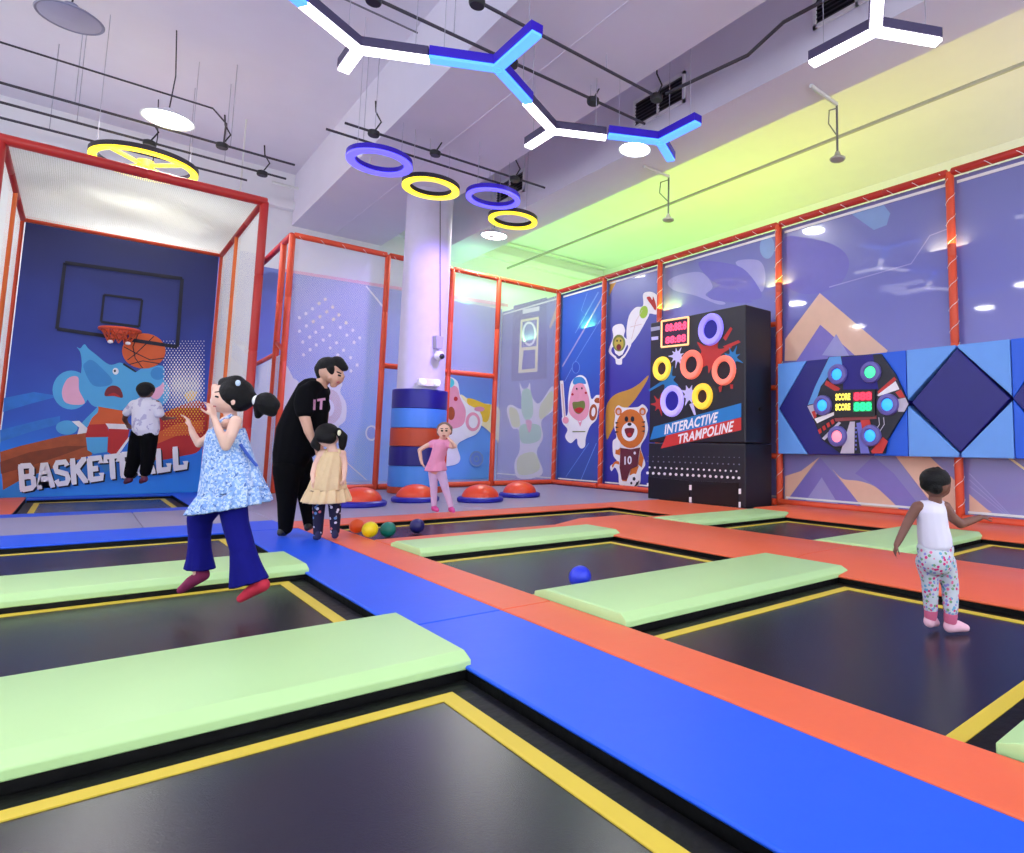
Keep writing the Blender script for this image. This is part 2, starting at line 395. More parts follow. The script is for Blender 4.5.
pad('orange_pad', 7.21, 8.4, -.5, 5.12, ORANGE, 'orange sloping pad at the foot of the right wall', top=.05, ix=(.1, .1))
pad('orange_pad', 7.38, 8.4, 5.13, 5.86, ORANGE, 'short orange pad at the wall beside the cabinet', top=.05, ix=(.1, .1))
for k, (x0, x1, y0, y1, l) in enumerate(((-3.2, .57, 8.34, 10.16, 'grey floor mat left of the seam before the basketball bay'), (.575, 1.74, 8.34, 10.16, 'grey floor mat under the jumping girl\'s dress hem, before the bay'),
        (1.745, 4.3, 8.11, 12.62, 'grey platform mat holding the domes left of the column'), (4.305, 8.4, 8.11, 12.62, 'grey platform mat with the two right-hand domes'),
        (1.745, 2.5, 12.625, 15.6, 'grey mat beside the basketball bay'), (2.68, 8.4, 12.8, 15.55, 'grey floor mat inside the back cage'))):
    pad('grey_mat', x0, x1, y0, y1, GREY, l, 'floor mat', bev=.012)

DECK.build('trim_5', kind='structure')

# ------------------------------------------------------------------ netted play frames
NETW = netmat('white_net', (236, 236, 250), .022, .42)
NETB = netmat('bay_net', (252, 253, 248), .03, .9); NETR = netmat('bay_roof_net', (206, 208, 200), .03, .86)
def post(t, p, q, r=.055, m=RED, name='post'):
    """foam-sleeved steel tube; short sleeves butt together along it"""
    b = MB(); p, q = Vector(p), Vector(q); L_ = (q-p).length; n = max(1, round(L_/1.1)); pts = []; rr = []
    for i in range(n):
        for a_, s_ in ((.0, .9), (.012, 1), (.5, 1.0), (.988, 1), (1., .9)):
            pts.append(p+(q-p)*((i+a_)/n)); rr.append(r*s_)
    b.tube(pts, rr, m, 12); return b.build(name, t, smooth=True)
def lace(t, p, q, n, side, r=.007):
    """white cord spiralled round a tube to hold the net"""
    b = MB(); p, q = Vector(p), Vector(q); d = (q-p); side = Vector(side).normalized(); o = d.normalized().cross(side)
    pts = []
    for i in range(n*6+1):
        a = i/6*2*PI; pts.append(p+d*(i/(n*6))+(side*math.cos(a)+o*math.sin(a))*.062)
    b.tube(pts, r, LACE, 5); return b.build('lacing_cord', t)
# right-hand frame
XW = 8.5; ZT = 4.7
t = thing('net_cage', 'orange-red tube frame along the whole right wall, posts and rails', 'frame', (XW, 6, -.12))
YP = (12.7, 10.88, 9.06, 6.14, 3.32, .45)
for y in YP: post(t, (XW, y, .004), (XW, y, ZT))
for a, c in zip(YP, YP[1:]):
    post(t, (XW, a-.03, ZT), (XW, c+.03, ZT), m=REDD, name='rail'); post(t, (XW-.05, a-.05, .06), (XW-.05, c+.05, .06), name='rail')
    lace(t, (XW, a-.1, ZT-.02), (XW, c+.1, ZT-.02), int((a-c)*2.5), (-1, 0, 0), .004); lace(t, (XW, a, .2), (XW, a, ZT-.1), 15, (-1, 0, 0), .0035)
for z in (3.0, 1.93, .8): post(t, (XW, 6.17, z), (XW, 9.03, z), r=.045, name='rail')
# back frame
YC = 12.7
t = thing('net_cage', 'orange tube frame of the back cage, behind the white column', 'frame', (5.6, YC, -.12))
XP = (2.63, 4.36, 5.74, 6.86)
for x in XP: post(t, (x, YC, .004), (x, YC, ZT))
XQ = XP+(XW,)
for i, (a, c) in enumerate(zip(XQ, XQ[1:])):
    post(t, (a+.03, YC, ZT), (c-.03, YC, ZT), m=RED, name='rail'); post(t, (a+.05, YC-.02, .06), (c-.05, YC-.02, .06), name='rail')
    lace(t, (a+.1, YC, ZT-.02), (c-.1, YC, ZT-.02), int((c-a)*2.5), (0, -1, 0), .0035)
post(t, (4.4, YC, 2.45), (5.7, YC, 2.45), name='rail'); post(t, (5.78, YC, 2.45), (6.82, YC, 2.45), name='rail')
# return of the back frame towards the slide
for y in (13.35, 15.4): post(t, (2.63, y, .004), (2.63, y, ZT))
post(t, (2.63, YC+.03, ZT), (2.63, 15.4, ZT), m=REDD, name='rail')
for y0, y1 in ((12.75, 13.3), (13.4, 15.35)): post(t, (2.63, y0, 2.55), (2.63, y1, 2.75 if y0 < 13 else 2.5), r=.04, name='rail')
for k, (x0, x1, z0, l) in enumerate(((2.69, 4.3, .12, 'white net stretched in the widest bay of the back cage, behind the man'), (4.42, 5.68, .12, 'white net partly hidden by the column'),
        (5.8, 6.8, 2.5, 'white net in the upper half of the bay right of the column'), (6.92, 8.44, .12, 'white net in the corner bay of the back cage'))):
    tag(netplane('safety_net', [(x0, YC, z0), (x1, YC, z0), (x1, YC, ZT-.07), (x0, YC, ZT-.07)], NETW), l, 'net')
tag(netplane('safety_net', [(2.63, 15.35, .1), (2.63, 12.76, .1), (2.63, 12.76, 2.5), (2.63, 15.35, 2.45)], netmat('dense_net', (232, 230, 238), .03, .8)), 'pale net panel low on the left side of the back cage', 'net')
# slide tower seen through the gap left of the back cage
t = thing('slide_tower', 'blue slide tower in the gap between basketball bay and back cage', 'slide', (2.2, 15, -.12))
b = MB(); b.box((1.85, 14.7, 2.9), (2.55, 15.3, 4.75), mat('slide_blue', (24, 42, 168), .4)); b.build('tower_wall', t, bevel=.02)
b = MB(); b.prism([(1.85, 14.6, 3.15), (2.55, 14.6, 2.45), (2.55, 14.6, 2.25), (1.85, 14.6, 2.95)], (0, .5, 0), mat('slide_pale', (120, 150, 226), .4)); b.build('slide_chute', t, bevel=.02)
for x in (1.9, 2.5): post(t, (x, 15.35, .004), (x, 15.35, 4.6), m=REDD)

# basketball bay
BX0, BX1, BY0, BY1, BZ = -.92, 1.71, 10.1, 13.6, 4.31
t = thing('basketball_bay', 'red tube frame of the basketball bay at far left', 'frame', (.4, 11.8, -.12))
for x in (BX0, BX1):
    post(t, (x, BY0, .004), (x, BY0, BZ), m=REDD); post(t, (x, 12.1, .004), (x, 12.1, BZ), r=.045, m=mat('orange_foam', (232, 108, 40), .45)); post(t, (x, BY1, .004), (x, BY1, BZ), r=.045)
    post(t, (x, BY0+.03, BZ), (x, BY1, BZ), m=REDD, name='rail')
post(t, (BX0-.03, BY0, BZ), (BX1+.03, BY0, BZ), r=.065, m=REDD, name='rail'); post(t, (BX0, BY1, BZ), (BX1, BY1, BZ), r=.05, name='rail')
for l, q in (('pale net roof of the basketball bay', [(BX0, BY0, BZ), (BX1, BY0, BZ), (BX1, BY1, BZ), (BX0, BY1, BZ)]),
             ('pale net on the right side of the basketball bay', [(BX1, BY0, 0), (BX1, BY1, 0), (BX1, BY1, BZ), (BX1, BY0, BZ)]),
             ('pale net on the left side of the basketball bay', [(BX0, BY0, 0), (BX0, BY1, 0), (BX0, BY1, BZ), (BX0, BY0, BZ)])):
    tag(netplane('safety_net', q, NETR if 'roof' in l else NETB), l, 'net')

# ------------------------------------------------------------------ basketball mural
YM = 13.55
pm = lambda x, y: ony(x, y, YM)
base = gradmat('mural_sky_ink', ((0, (34, 146, 240)), (.16, (28, 126, 236)), (.3, (40, 92, 206)), (.55, (36, 62, 168)), (.8, (28, 42, 122)), (1, (28, 34, 92))), 0, 4.3)
m_el = mat('ink_elephant_blue', (84, 174, 232), .6, var=.04); m_eld = mat('ink_elephant_shade', (60, 142, 214), .6); m_pk = mat('ink_pink', (240, 178, 210), .6)
m_w = mat('ink_white', (244, 240, 248), .6); m_bk = mat('ink_black', (18, 20, 40), .6); m_or = mat('ink_orange', (222, 96, 46), .6, var=.08); m_rd = mat('ink_red', (192, 36, 40), .6)
m_dr = mat('ink_dark_red', (122, 26, 42), .6); m_br = mat('ink_rust', (176, 84, 44), .6, var=.3, vscale=9); m_br2 = mat('ink_brown_streak', (136, 62, 34), .6, var=.3, vscale=9)
m_ye = mat('ink_yellow', (246, 202, 60), .6); m_nb = mat('ink_navy', (14, 16, 44), .6); m_st = mat('ink_blue_streak', (46, 122, 214), .6, var=.2, vscale=9)
art = Art(pm, (0, -1, 0))
b = MB(); b.box((BX0+.06, YM, -.1), (BX1-.06, YM+.04, BZ-.06), base)
mural = thing('basketball_mural', 'blue basketball mural with a dunking blue elephant and big white lettering', 'mural', (.4, YM, -.1))
b.build('mural_board', mural)
art.add([(0, 452), (20, 446), (62, 436), (90, 432), (92, 455), (60, 466), (24, 478), (3, 490)], m_br)
art.add([(0, 462), (30, 452), (66, 446), (88, 446), (60, 456), (30, 466), (1, 474)], m_br2)
art.add([(0, 430), (40, 420), (60, 416), (60, 424), (30, 432), (0, 442)], m_st); art.add([(4, 398), (34, 392), (60, 396), (30, 404), (3, 412)], m_st)
art.add(spl([(148, 424), (166, 412), (203, 402), (202, 446), (182, 456), (150, 458)]), m_rd); art.add([(150, 436), (176, 424), (203, 420), (203, 432), (176, 436), (152, 446)], m_or)
cp = crop(30, 330, .18764)
for j in range(42):     # halftone dots
    for i in range(15):
        x = 712+i*16.5+(j % 2)*8.2; y = 60+j*12.5
        r = 2.0+4.6*min(1, max(0, 1-abs(y-300)/230))*min(1, .35+(x-700)/110, .2+(940-x)/60)*(1 if y < 520 else .6)
        if y < 570 and x < 930:
            m_ = m_w if y < 420 else m_ye
            art.add(cp(ell(x, y, r, r*1.4, 0, 6)), m_, dz=art.n*.016)
art.add(cp([(820, 350), (850, 320), (890, 330), (880, 370), (840, 385)]), m_ye)
art.add(cp(ell(220, 320, 100, 104)), m_el); art.add(cp(spl([(255, 250), (200, 260), (170, 330), (195, 390), (290, 392), (262, 320)])), m_pk)
art.add(cp(ell(665, 330, 80, 82)), m_el); art.add(cp(spl([(640, 290), (700, 270), (715, 320), (680, 370), (640, 350)])), m_pk)
art.add(cp(spl([(250, 92), (268, 98), (290, 76), (312, 100), (350, 130), (422, 184), (480, 174), (510, 190), (560, 222), (600, 205), (700, 190), (718, 240), (690, 300), (600, 330), (560, 400), (480, 428), (400, 418), (330, 400), (290, 330), (272, 250), (276, 180), (268, 120)])), m_el)
art.add(cp(spl([(285, 200), (330, 290), (400, 300), (440, 270), (380, 200), (330, 160), (300, 170)])), m_eld)
art.add(cp(ell(680, 232, 38, 34)), m_eld)
art.add(cp(ell(456, 220, 16, 18)), m_w); art.add(cp(ell(452, 218, 6, 7)), m_bk); art.add(cp([(500, 175), (570, 222), (560, 226), (495, 185)]), m_nb)
art.add(cp(spl([(398, 350), (410, 310), (446, 296), (480, 312), (494, 360), (446, 352)])), m_dr); art.add(cp(spl([(415, 350), (446, 335), (480, 356), (446, 352)])), m_rd)
art.add(cp([(362, 408), (492, 430), (525, 505), (410, 505), (300, 505), (330, 455)]), m_or)
art.add(cp([(300, 505), (412, 500), (422, 572), (296, 574)]), m_rd); art.add(cp([(418, 525), (530, 530), (520, 580), (452, 672), (412, 650)]), m_rd)
art.add(cp([(402, 498), (522, 502), (522, 530), (420, 526)]), m_w); art.add(cp([(525, 570), (535, 575), (462, 680), (448, 674)]), m_w)
art.add(cp(spl([(362, 410), (330, 440), (290, 480), (270, 510), (300, 525), (330, 470), (360, 440)])), m_el)
art.add(cp(ell(196, 520, 58, 38)), m_el); art.add(cp([(222, 486), (262, 484), (306, 524), (300, 548), (252, 556), (262, 520)]), m_w)
art.add(cp([(298, 572), (416, 570), (410, 650), (340, 660), (306, 640)]), m_el); art.add(cp([(372, 660), (420, 690), (440, 740), (400, 760), (376, 720)]), m_eld)
ball = ell(606, 112, 116, 94); art.add(cp(ball), m_or)
for q in (strip([(500, 90), (560, 122), (640, 160), (716, 150)], 5), strip([(575, 24), (548, 90), (560, 150), (600, 204)], 5), strip([(660, 34), (560, 130), (520, 160)], 5), strip([(530, 184), (600, 165), (690, 180)], 5)): art.add(cp(q), m_bk)
for q in (((65, 263), (182, 279), (177, 347), (57, 329)), ((104, 295), (142, 300), (139, 327), (101, 322))):
    for a, c in zip(q, q[1:]+q[:1]): art.add(strip([a, c], 3.6 if q[0][0] == 65 else 2.4), m_nb, dz=art.n*.03)
sh = [(a+1.6, c+1.4) for a, c in ((19, 465), (187, 446), (188, 468), (21, 491))]
# slab lettering
GLY = {'B': [((0,0),(0,1)), ((0,1),(.7,.98),(.8,.86),(.78,.62),(.6,.53),(0,.53)), ((.6,.53),(.86,.42),(.88,.12),(.7,.02),(0,0))],
       'A': [((.02,0),(.42,1),(.58,1),(.98,0)), ((.2,.33),(.8,.33))], 'S': [((.92,.78),(.8,.97),(.2,.97),(.06,.8),(.12,.6),(.85,.42),(.94,.2),(.8,.03),(.2,.03),(.06,.22))],
       'K': [((.1,0),(.1,1)), ((.95,1),(.12,.45)), ((.35,.6),(.95,0))], 'E': [((.1,0),(.1,1)), ((.0,.97),(.9,.97),(.9,.72)), ((.1,.5),(.7,.5)), ((.0,.03),(.92,.03),(.92,.28))],
       'T': [((.5,0),(.5,1)), ((.04,.7),(.04,.97),(.96,.97),(.96,.7))], 'L': [((.2,0),(.2,1)), ((.0,.03),(.92,.03),(.92,.32))]}
SER = {'A': ((.02, 0), (.98, 0)), 'K': ((.1, 0), (.1, 1), (.92, 1), (.95, 0)), 'T': ((.5, 0),), 'L': ((.2, 1),), 'B': ((0, 0), (0, 1)), 'E': ()}
def slab(word, quad, m):
    n = len(word)
    def mp(u, v):
        (x0,y0),(x1,y1),(x2,y2),(x3,y3) = quad; y_ = v
        return ((x0*(1-u)+x1*u)*y_+(x3*(1-u)+x2*u)*(1-y_), (y0*(1-u)+y1*u)*y_+(y3*(1-u)+y2*u)*(1-y_))
    H = abs(quad[3][1]-quad[0][1])
    for i, ch in enumerate(word):
        f = lambda u, v: mp((i+.1+u*.8)/n, .05+v*.9)
        for st in GLY[ch]: art.add(strip([f(*p) for p in st], H*.21), m)
        for u, v in SER.get(ch, ()): art.add(strip([f(u-.17, v), f(u+.19, v)], H*.15), m)
slab('BASKETBALL', sh, m_nb); slab('BASKETBALL', [(19, 465), (187, 446), (188, 468), (21, 491)], m_w)
art.b.build('printed_picture', mural, fix=False)
# hoop
hc = Vector((.375, 13.28, 2.68))
t = thing('basketball_hoop', 'orange basketball hoop fixed on the painted backboard', 'hoop', (.375, YM, 2.5))
b = MB(); b.tube([hc+Vector((math.cos(a)*.25, math.sin(a)*.25, 0)) for a in [2*PI*i/32 for i in range(33)]], .028, RED, 8, caps=False); b.build('rim', t, smooth=True)
b = MB(); b.box((.27, 13.5, 2.56), (.48, 13.56, 2.74), RED); b.box((.33, 13.46, 2.64), (.42, 13.55, 2.7), RED); b.build('bracket', t, bevel=.006)
b = MB()
for i in range(12):
    a = 2*PI*i/12; c2 = 2*PI*(i+1)/12
    for s_ in (1, -1):
        a2 = a+s_*2*PI/24
        b.tube([hc+Vector((math.cos(a)*.245, math.sin(a)*.245, 0)), hc+Vector((math.cos(a2)*.19, math.sin(a2)*.19, -.1)), hc+Vector((math.cos(a)*.14, math.sin(a)*.14, -.2))], .009, BRICK, 4)
b.build('hoop_net', t)
b = MB()
for x in (-.11, .11): b.lathe(hc+Vector((x, -.12, -.22)), [(0, -.03), (.03, -.02), (.035, 0), (.03, .02), (0, .03)], m_w, 12)
b.build('net_knot', t, smooth=True)

# ------------------------------------------------------------------ printed panels on the right wall
def simple(name, c, **k): return mat(name, c, .55, **k)
i_pe = simple('ink_peach', (232, 190, 166)); i_li = simple('ink_lilac', (128, 116, 200)); i_pb = simple('ink_pale_blue', (132, 162, 214)); i_ll = simple('ink_light_lilac', (156, 154, 214))
i_bl = simple('ink_line_blue', (110, 146, 226)); i_hp = simple('ink_hippo_pink', (240, 160, 186)); i_gr = simple('ink_olive', (120, 132, 60)); i_tg = simple('ink_tiger_orange', (216, 116, 40)); i_ma = simple('ink_maroon', (104, 36, 52))
i_am = simple('ink_amber', (206, 152, 62)); i_lg = simple('ink_leaf', (164, 206, 60)); i_dl = simple('ink_deep_lilac', (112, 108, 194)); i_cr = simple('ink_cream', (250, 236, 190)); i_be = simple('ink_beige', (218, 190, 190))
for nm in ('ink_peach', 'ink_lilac', 'ink_pale_blue', 'ink_light_lilac', 'ink_deep_lilac'):
    MATS[nm].node_tree.nodes['Principled BSDF'].inputs['Coat Weight'].default_value = 1.0
XP_ = 8.6
px_ = lambda x, y: onx(x, y, XP_)
W1 = gradmat('panel_royal_ink', ((0, (52, 92, 170)), (.3, (58, 66, 180)), (.6, (50, 92, 196)), (1, (54, 98, 204))), 0, 4.7, .4, .15)
W2 = gradmat('panel_violet_ink', ((0, (48, 52, 168)), (.5, (62, 60, 172)), (.8, (84, 94, 180)), (1, (108, 118, 190))), 0, 4.7, .4, .15)
W3 = gradmat('panel_lavender_ink', ((0, (146, 140, 202)), (.4, (122, 120, 194)), (.7, (112, 114, 192)), (1, (122, 126, 188))), 0, 4.7, .3, 1.0)
W0 = gradmat('panel_corner_ink', ((0, (132, 140, 216)), (.5, (126, 128, 200)), (1, (120, 118, 184))), 0, 4.7, .5, 0)
pans = {}
for y0, y1, m, l in ((12.76, 15.6, W0, 'tall lavender printed panel in the corner behind the net'), (10.93, 12.64, W1, 'royal blue wall panel printed with a pink hippo in white'), (9.11, 10.83, W2, 'violet blue wall panel printed with an orange tiger in a jersey'),
                  (6.19, 9.01, W3, 'glossy lavender wall panel behind the black game cabinet'), (3.37, 6.09, W3, 'glossy lavender wall panel with a peach chevron above the hexagon game'), (.5, 3.27, W3, 'glossy lavender wall panel at the right edge of the photo'), (-2.4, .4, W3, 'glossy lavender wall panel beyond the right edge')):
    t = thing('wall_panel', l, 'wall panel', (XP_, (y0+y1)/2, -.12)); pans[y0] = t
    b = MB(); b.box((XP_, y0-.057, -.12), (XP_+.05, y1+.057, 4.66), m); b.build('panel_board', t)
    b = MB(); b.box((XP_-.012, y0+.01, 4.56), (XP_-.002, y1-.01, 4.6), LACE); b.box((XP_-.012, y0+.01, .12), (XP_-.002, y1-.01, .15), LACE); b.build('edge_rope', t)
# hippo panel
art = Art(px_, (-1, 0, 0)); cp = crop(560, 370, .1524); cq = crop(560, 260, .1524)
art.add(cq(strip([(285, 230), (150, 470), (15, 700)], 9)), i_ll); art.add(cq(strip([(255, 210), (100, 480)], 4)), i_bl); art.add(cq(strip([(280, 370), (110, 650), (30, 800)], 4)), i_bl); art.add(cq(strip([(180, 215), (140, 330), (165, 360), (250, 210)], 3)), i_bl)
for q in (ell(105, 705, 26, 40),): art.add(cq(q), i_bl); art.add(cq(grow(q, -4)), simple('ink_royal', (52, 84, 192)))
art.add(cp(strip([(240, 480), (130, 740)], 5)), i_bl); art.add(cp(strip([(190, 480), (40, 700)], 4)), i_bl)
art.add(cp(spl([(125, 35), (168, 50), (190, 110), (208, 190), (240, 165), (280, 172), (284, 215), (258, 240), (242, 320), (205, 360), (185, 400), (170, 450), (165, 500), (140, 515), (118, 490), (110, 450), (70, 480), (35, 440), (50, 390), (20, 350), (15, 310), (50, 290), (55, 180), (75, 80)])), m_w)
art.add(cp(strip([(12, 70), (30, 330)], 22)), m_w); art.add(cp(strip([(14, 90), (32, 320)], 10)), i_be)
art.add(cp(spl([(128, 80), (160, 100), (190, 180), (194, 250), (175, 310), (130, 335), (85, 310), (60, 270), (65, 200), (88, 110)])), i_hp)
art.add(cp(spl([(85, 78), (100, 50), (140, 46), (165, 64), (170, 92), (130, 86), (96, 96)])), simple('ink_cap_blue', (60, 140, 214)))
art.add(cp(spl([(84, 215), (120, 208), (160, 204), (164, 250), (130, 288), (96, 270)])), i_gr); art.add(cp(spl([(96, 262), (130, 244), (156, 258), (130, 284)])), m_rd)
art.add(cp(ell(84, 160, 8, 8)), m_rd); art.add(cp(ell(172, 150, 8, 8)), m_rd); art.add(cp(ell(112, 124, 5, 7)), m_bk); art.add(cp(ell(146, 120, 5, 7)), m_bk)
art.add(cp(ell(220, 278, 26, 54, .1)), m_br); art.add(cp(ell(222, 275, 13, 30, .1)), m_w); art.add(cp(ell(250, 200, 22, 18)), m_br); art.add(cp(ell(40, 330, 20, 22)), i_hp)
art.add(cp(strip([(85, 404), (170, 404)], 6)), i_gr); art.add(cp([(118, 330), (134, 345), (150, 328), (136, 372)]), i_hp)
art.b.build('printed_picture', pans[10.93], fix=False)
# tiger panel
art = Art(px_, (-1, 0, 0))
art.add(cq([(330, 140), (380, 128), (340, 200), (322, 240)]), i_am)
art.add(cp(spl([(305, 450), (302, 260), (330, 190), (380, 152), (460, 125), (520, 90), (580, 36), (560, 90), (480, 210), (400, 290), (340, 400)])), i_am)
art.add(cq(spl([(450, 560), (436, 480), (452, 370), (495, 312), (545, 300), (548, 220), (610, 212), (655, 262), (645, 352), (590, 352), (580, 372), (520, 480), (470, 548)])), m_w)
art.add(cq(ell(550, 342, 27, 42, .2)), i_lg); art.add(cq(spl([(570, 250), (590, 240), (606, 262), (612, 240), (632, 300), (626, 330), (604, 300)])), m_rd)
art.add(cq(strip([(470, 520), (500, 400), (540, 330)], 3)), i_be); art.add(cq(strip([(462, 440), (540, 420)], 3)), i_be)
art.add(cq(spl([(345, 450), (368, 425), (410, 422), (428, 460), (420, 500), (440, 520), (470, 550), (430, 630), (410, 650), (405, 685), (370, 682), (362, 648), (320, 600), (350, 510)])), m_w)
art.add(cq(spl([(338, 600), (352, 570), (372, 640), (400, 640), (440, 560), (446, 580), (412, 630), (372, 634)])), simple('ink_plain_violet', (70, 70, 176)))
art.add(cq(ell(388, 545, 42, 55)), i_gr); art.add(cq(ell(388, 548, 30, 42)), simple('ink_straw', (196, 172, 70))); art.add(cq(ell(376, 530, 5, 8)), m_bk); art.add(cq(ell(400, 530, 5, 8)), m_bk); art.add(cq(ell(388, 572, 16, 20)), m_dr)
art.add(cp(spl([(362, 262), (384, 232), (420, 246), (510, 243), (545, 225), (578, 260), (566, 300), (580, 380), (566, 440), (532, 500), (546, 560), (562, 620), (534, 670), (528, 740), (490, 772), (430, 762), (392, 752), (384, 680), (362, 640), (340, 664), (332, 630), (374, 598), (352, 560), (348, 470), (372, 440), (358, 370), (364, 300)])), m_w)
for x in (386, 544): art.add(cp(ell(x, 272, 22, 26)), i_tg); art.add(cp(ell(x, 275, 11, 14)), i_be)
art.add(cp(spl([(350, 640), (365, 615), (390, 620), (388, 600), (365, 600), (344, 625)])), i_tg)
art.add(cp([(372, 470), (400, 510), (396, 560), (366, 550)]), i_tg); art.add(cp([(530, 520), (552, 580), (540, 640), (516, 620)]), i_tg); art.add(cp([(470, 640), (520, 630), (500, 690), (460, 690)]), i_tg); art.add(cp([(408, 690), (450, 700), (440, 730), (412, 728)]), i_tg)
art.add(cp(ell(466, 385, 96, 128)), i_tg); art.add(cp(ell(460, 405, 52, 62)), m_w); art.add(cp(spl([(430, 385), (490, 385), (478, 432), (456, 444), (438, 428)])), m_dr); art.add(cp(ell(460, 424, 14, 12)), m_rd)
art.add(cp(ell(460, 356, 14, 11)), m_bk); art.add(cp(ell(440, 322, 12, 18)), m_bk); art.add(cp(ell(480, 322, 12, 18)), m_bk)
for y in (340, 370, 400): art.add(cp([(368, y), (392, y+6), (370, y+14)]), m_bk); art.add(cp([(562, y-6), (538, y+2), (562, y+8)]), m_bk)
art.add(cp([(402, 510), (470, 520), (532, 508), (522, 560), (516, 630), (470, 650), (440, 722), (410, 720), (396, 640)]), i_ma); art.text('10', cp([(428, 568), (476, 562), (476, 618), (428, 622)]), m_w, .03)
art.add(cp(ell(380, 490, 24, 34)), m_w); art.add(cp(ell(496, 545, 8, 10)), m_w)
art.add(cp(ell(492, 722, 34, 42)), m_w); art.add(cp(ell(492, 714, 11, 14, 0, 5)), m_bk); art.add(cp(ell(474, 742, 7, 9)), m_bk); art.add(cp(ell(512, 744, 7, 9)), m_bk); art.add(cp(grow(ell(492, 722, 34, 42), 0)[:8]), m_bk)
art.b.build('printed_picture', pans[9.11], fix=False)
# lavender panels
art = Art(px_, (-1, 0, 0)); cr = crop(660, 190, .17588)
art.add(cr(spl([(45, 520), (120, 480), (240, 470), (300, 550), (260, 600), (370, 640), (330, 650), (200, 600), (80, 570)])), i_ll)
art.add(cr(spl([(310, 560), (390, 525), (450, 580), (520, 640), (330, 630), (270, 600)])), i_dl); art.add(cr(spl([(430, 410), (560, 400), (600, 480), (580, 580), (520, 500)])), i_ll)
art.add(cr(spl([(220, 410), (400, 420), (500, 470), (580, 600), (500, 620), (420, 550), (300, 520)])), i_dl)
art.add(cr(ell(610, 325, 42, 66)), i_pb); art.b.build('printed_picture', pans[6.19], fix=False)
art = Art(px_, (-1, 0, 0)); cr = crop(780, 170, .2344); cs = crop(760, 440, .2578)
art.add(cr([(290, 178), (345, 160), (440, 145), (470, 185), (455, 235), (400, 256)]), i_pb)
art.add(cr(spl([(10, 300), (120, 290), (250, 330), (295, 400), (250, 490), (120, 530), (20, 480)])), i_dl)
art.add(cr([(22, 722), (170, 525), (460, 770), (440, 800), (20, 815)]), i_pe); art.add(cr([(60, 830), (172, 660), (330, 800), (300, 840)]), i_li); art.add(cr([(180, 790), (240, 700), (300, 800)]), i_ll)
art.add(cr(strip([(210, 500), (560, 400), (640, 280), (720, 250)], 5)), i_ll)
art.add(cs([(100, 242), (235, 70), (405, 268)]), i_li); art.add(cs([(170, 248), (240, 145), (310, 258)]), i_ll); art.add(cs([(98, 140), (160, 120), (232, 66), (190, 120), (105, 235), (97, 236)]), i_pe)
art.add(cs(spl([(280, 110), (320, 150), (390, 160), (460, 190), (548, 282), (480, 276), (410, 268), (350, 200)])), i_pe); art.add(cs([(440, 62), (520, 130), (645, 285), (560, 282), (450, 180), (370, 130)]), i_li); art.add(cs([(525, 60), (655, 60), (760, 160), (760, 290), (700, 288)]), i_pe)
art.b.build('printed_picture', pans[3.37], fix=False)
art = Art(px_, (-1, 0, 0)); art.add(cs([(812, 210), (880, 268), (900, 280), (812, 290)]), i_pe)
for k in range(3): art.add(cs(strip([(812, 130+k*24), (980, 300+k*6)], 4)), i_ll)
art.add(cs(strip([(960, 64), (1050, 130)], 9)), i_cr); art.b.build('printed_picture', pans[.5], fix=False)
# corner panel
art = Art(px_, (-1, 0, 0)); cr = crop(500, 280, .24648)
art.add(cr([(55, 105), (190, 70), (190, 400), (45, 412)]), simple('ink_dusk', (98, 84, 160)))
art.add(cr([(92, 120), (160, 106), (160, 124), (92, 138)]), m_w)
q = cr([(84, 162), (158, 148), (152, 372), (74, 378)]); art.add(q, i_cr); art.add(cr([(96, 286), (144, 282), (142, 358), (88, 364)]), simple('ink_dusk2', (104, 92, 170)))
art.add(cr([(92, 170), (150, 160), (148, 268), (88, 274)]), simple('ink_dusk2', (104, 92, 170))); art.add(cr(ell(119, 218, 29, 50)), m_w); art.add(cr(ell(119, 218, 21, 40)), simple('ink_dusk3', (110, 108, 176)))
art.add(cr([(200, 190), (235, 90), (235, 140), (205, 198)]), i_pe)
i_mg = simple('ink_mint', (176, 224, 190)); i_py = simple('ink_pale_yellow', (226, 232, 170))
art.add(cr(spl([(80, 420), (92, 440), (112, 436), (122, 418), (130, 470), (160, 500), (215, 430), (222, 520), (170, 570), (175, 640), (150, 700), (175, 780), (130, 805), (70, 800), (60, 740), (80, 690), (76, 610), (50, 600), (28, 530), (45, 505), (90, 520)])), m_w)
art.add(cr(spl([(92, 450), (125, 450), (135, 540), (110, 570), (88, 530)])), i_mg); art.add(cr(spl([(38, 520), (70, 530), (82, 590), (50, 590)])), i_py); art.add(cr(spl([(165, 510), (212, 450), (212, 520), (165, 565)])), i_py)
art.add(cr(spl([(85, 590), (160, 590), (160, 650), (90, 660)])), i_mg); art.add(cr(spl([(105, 570), (130, 575), (120, 620)])), i_hp); art.add(cr(spl([(75, 720), (140, 700), (160, 770), (80, 790)])), i_py)
art.b.build('printed_picture', pans[12.76], fix=False)

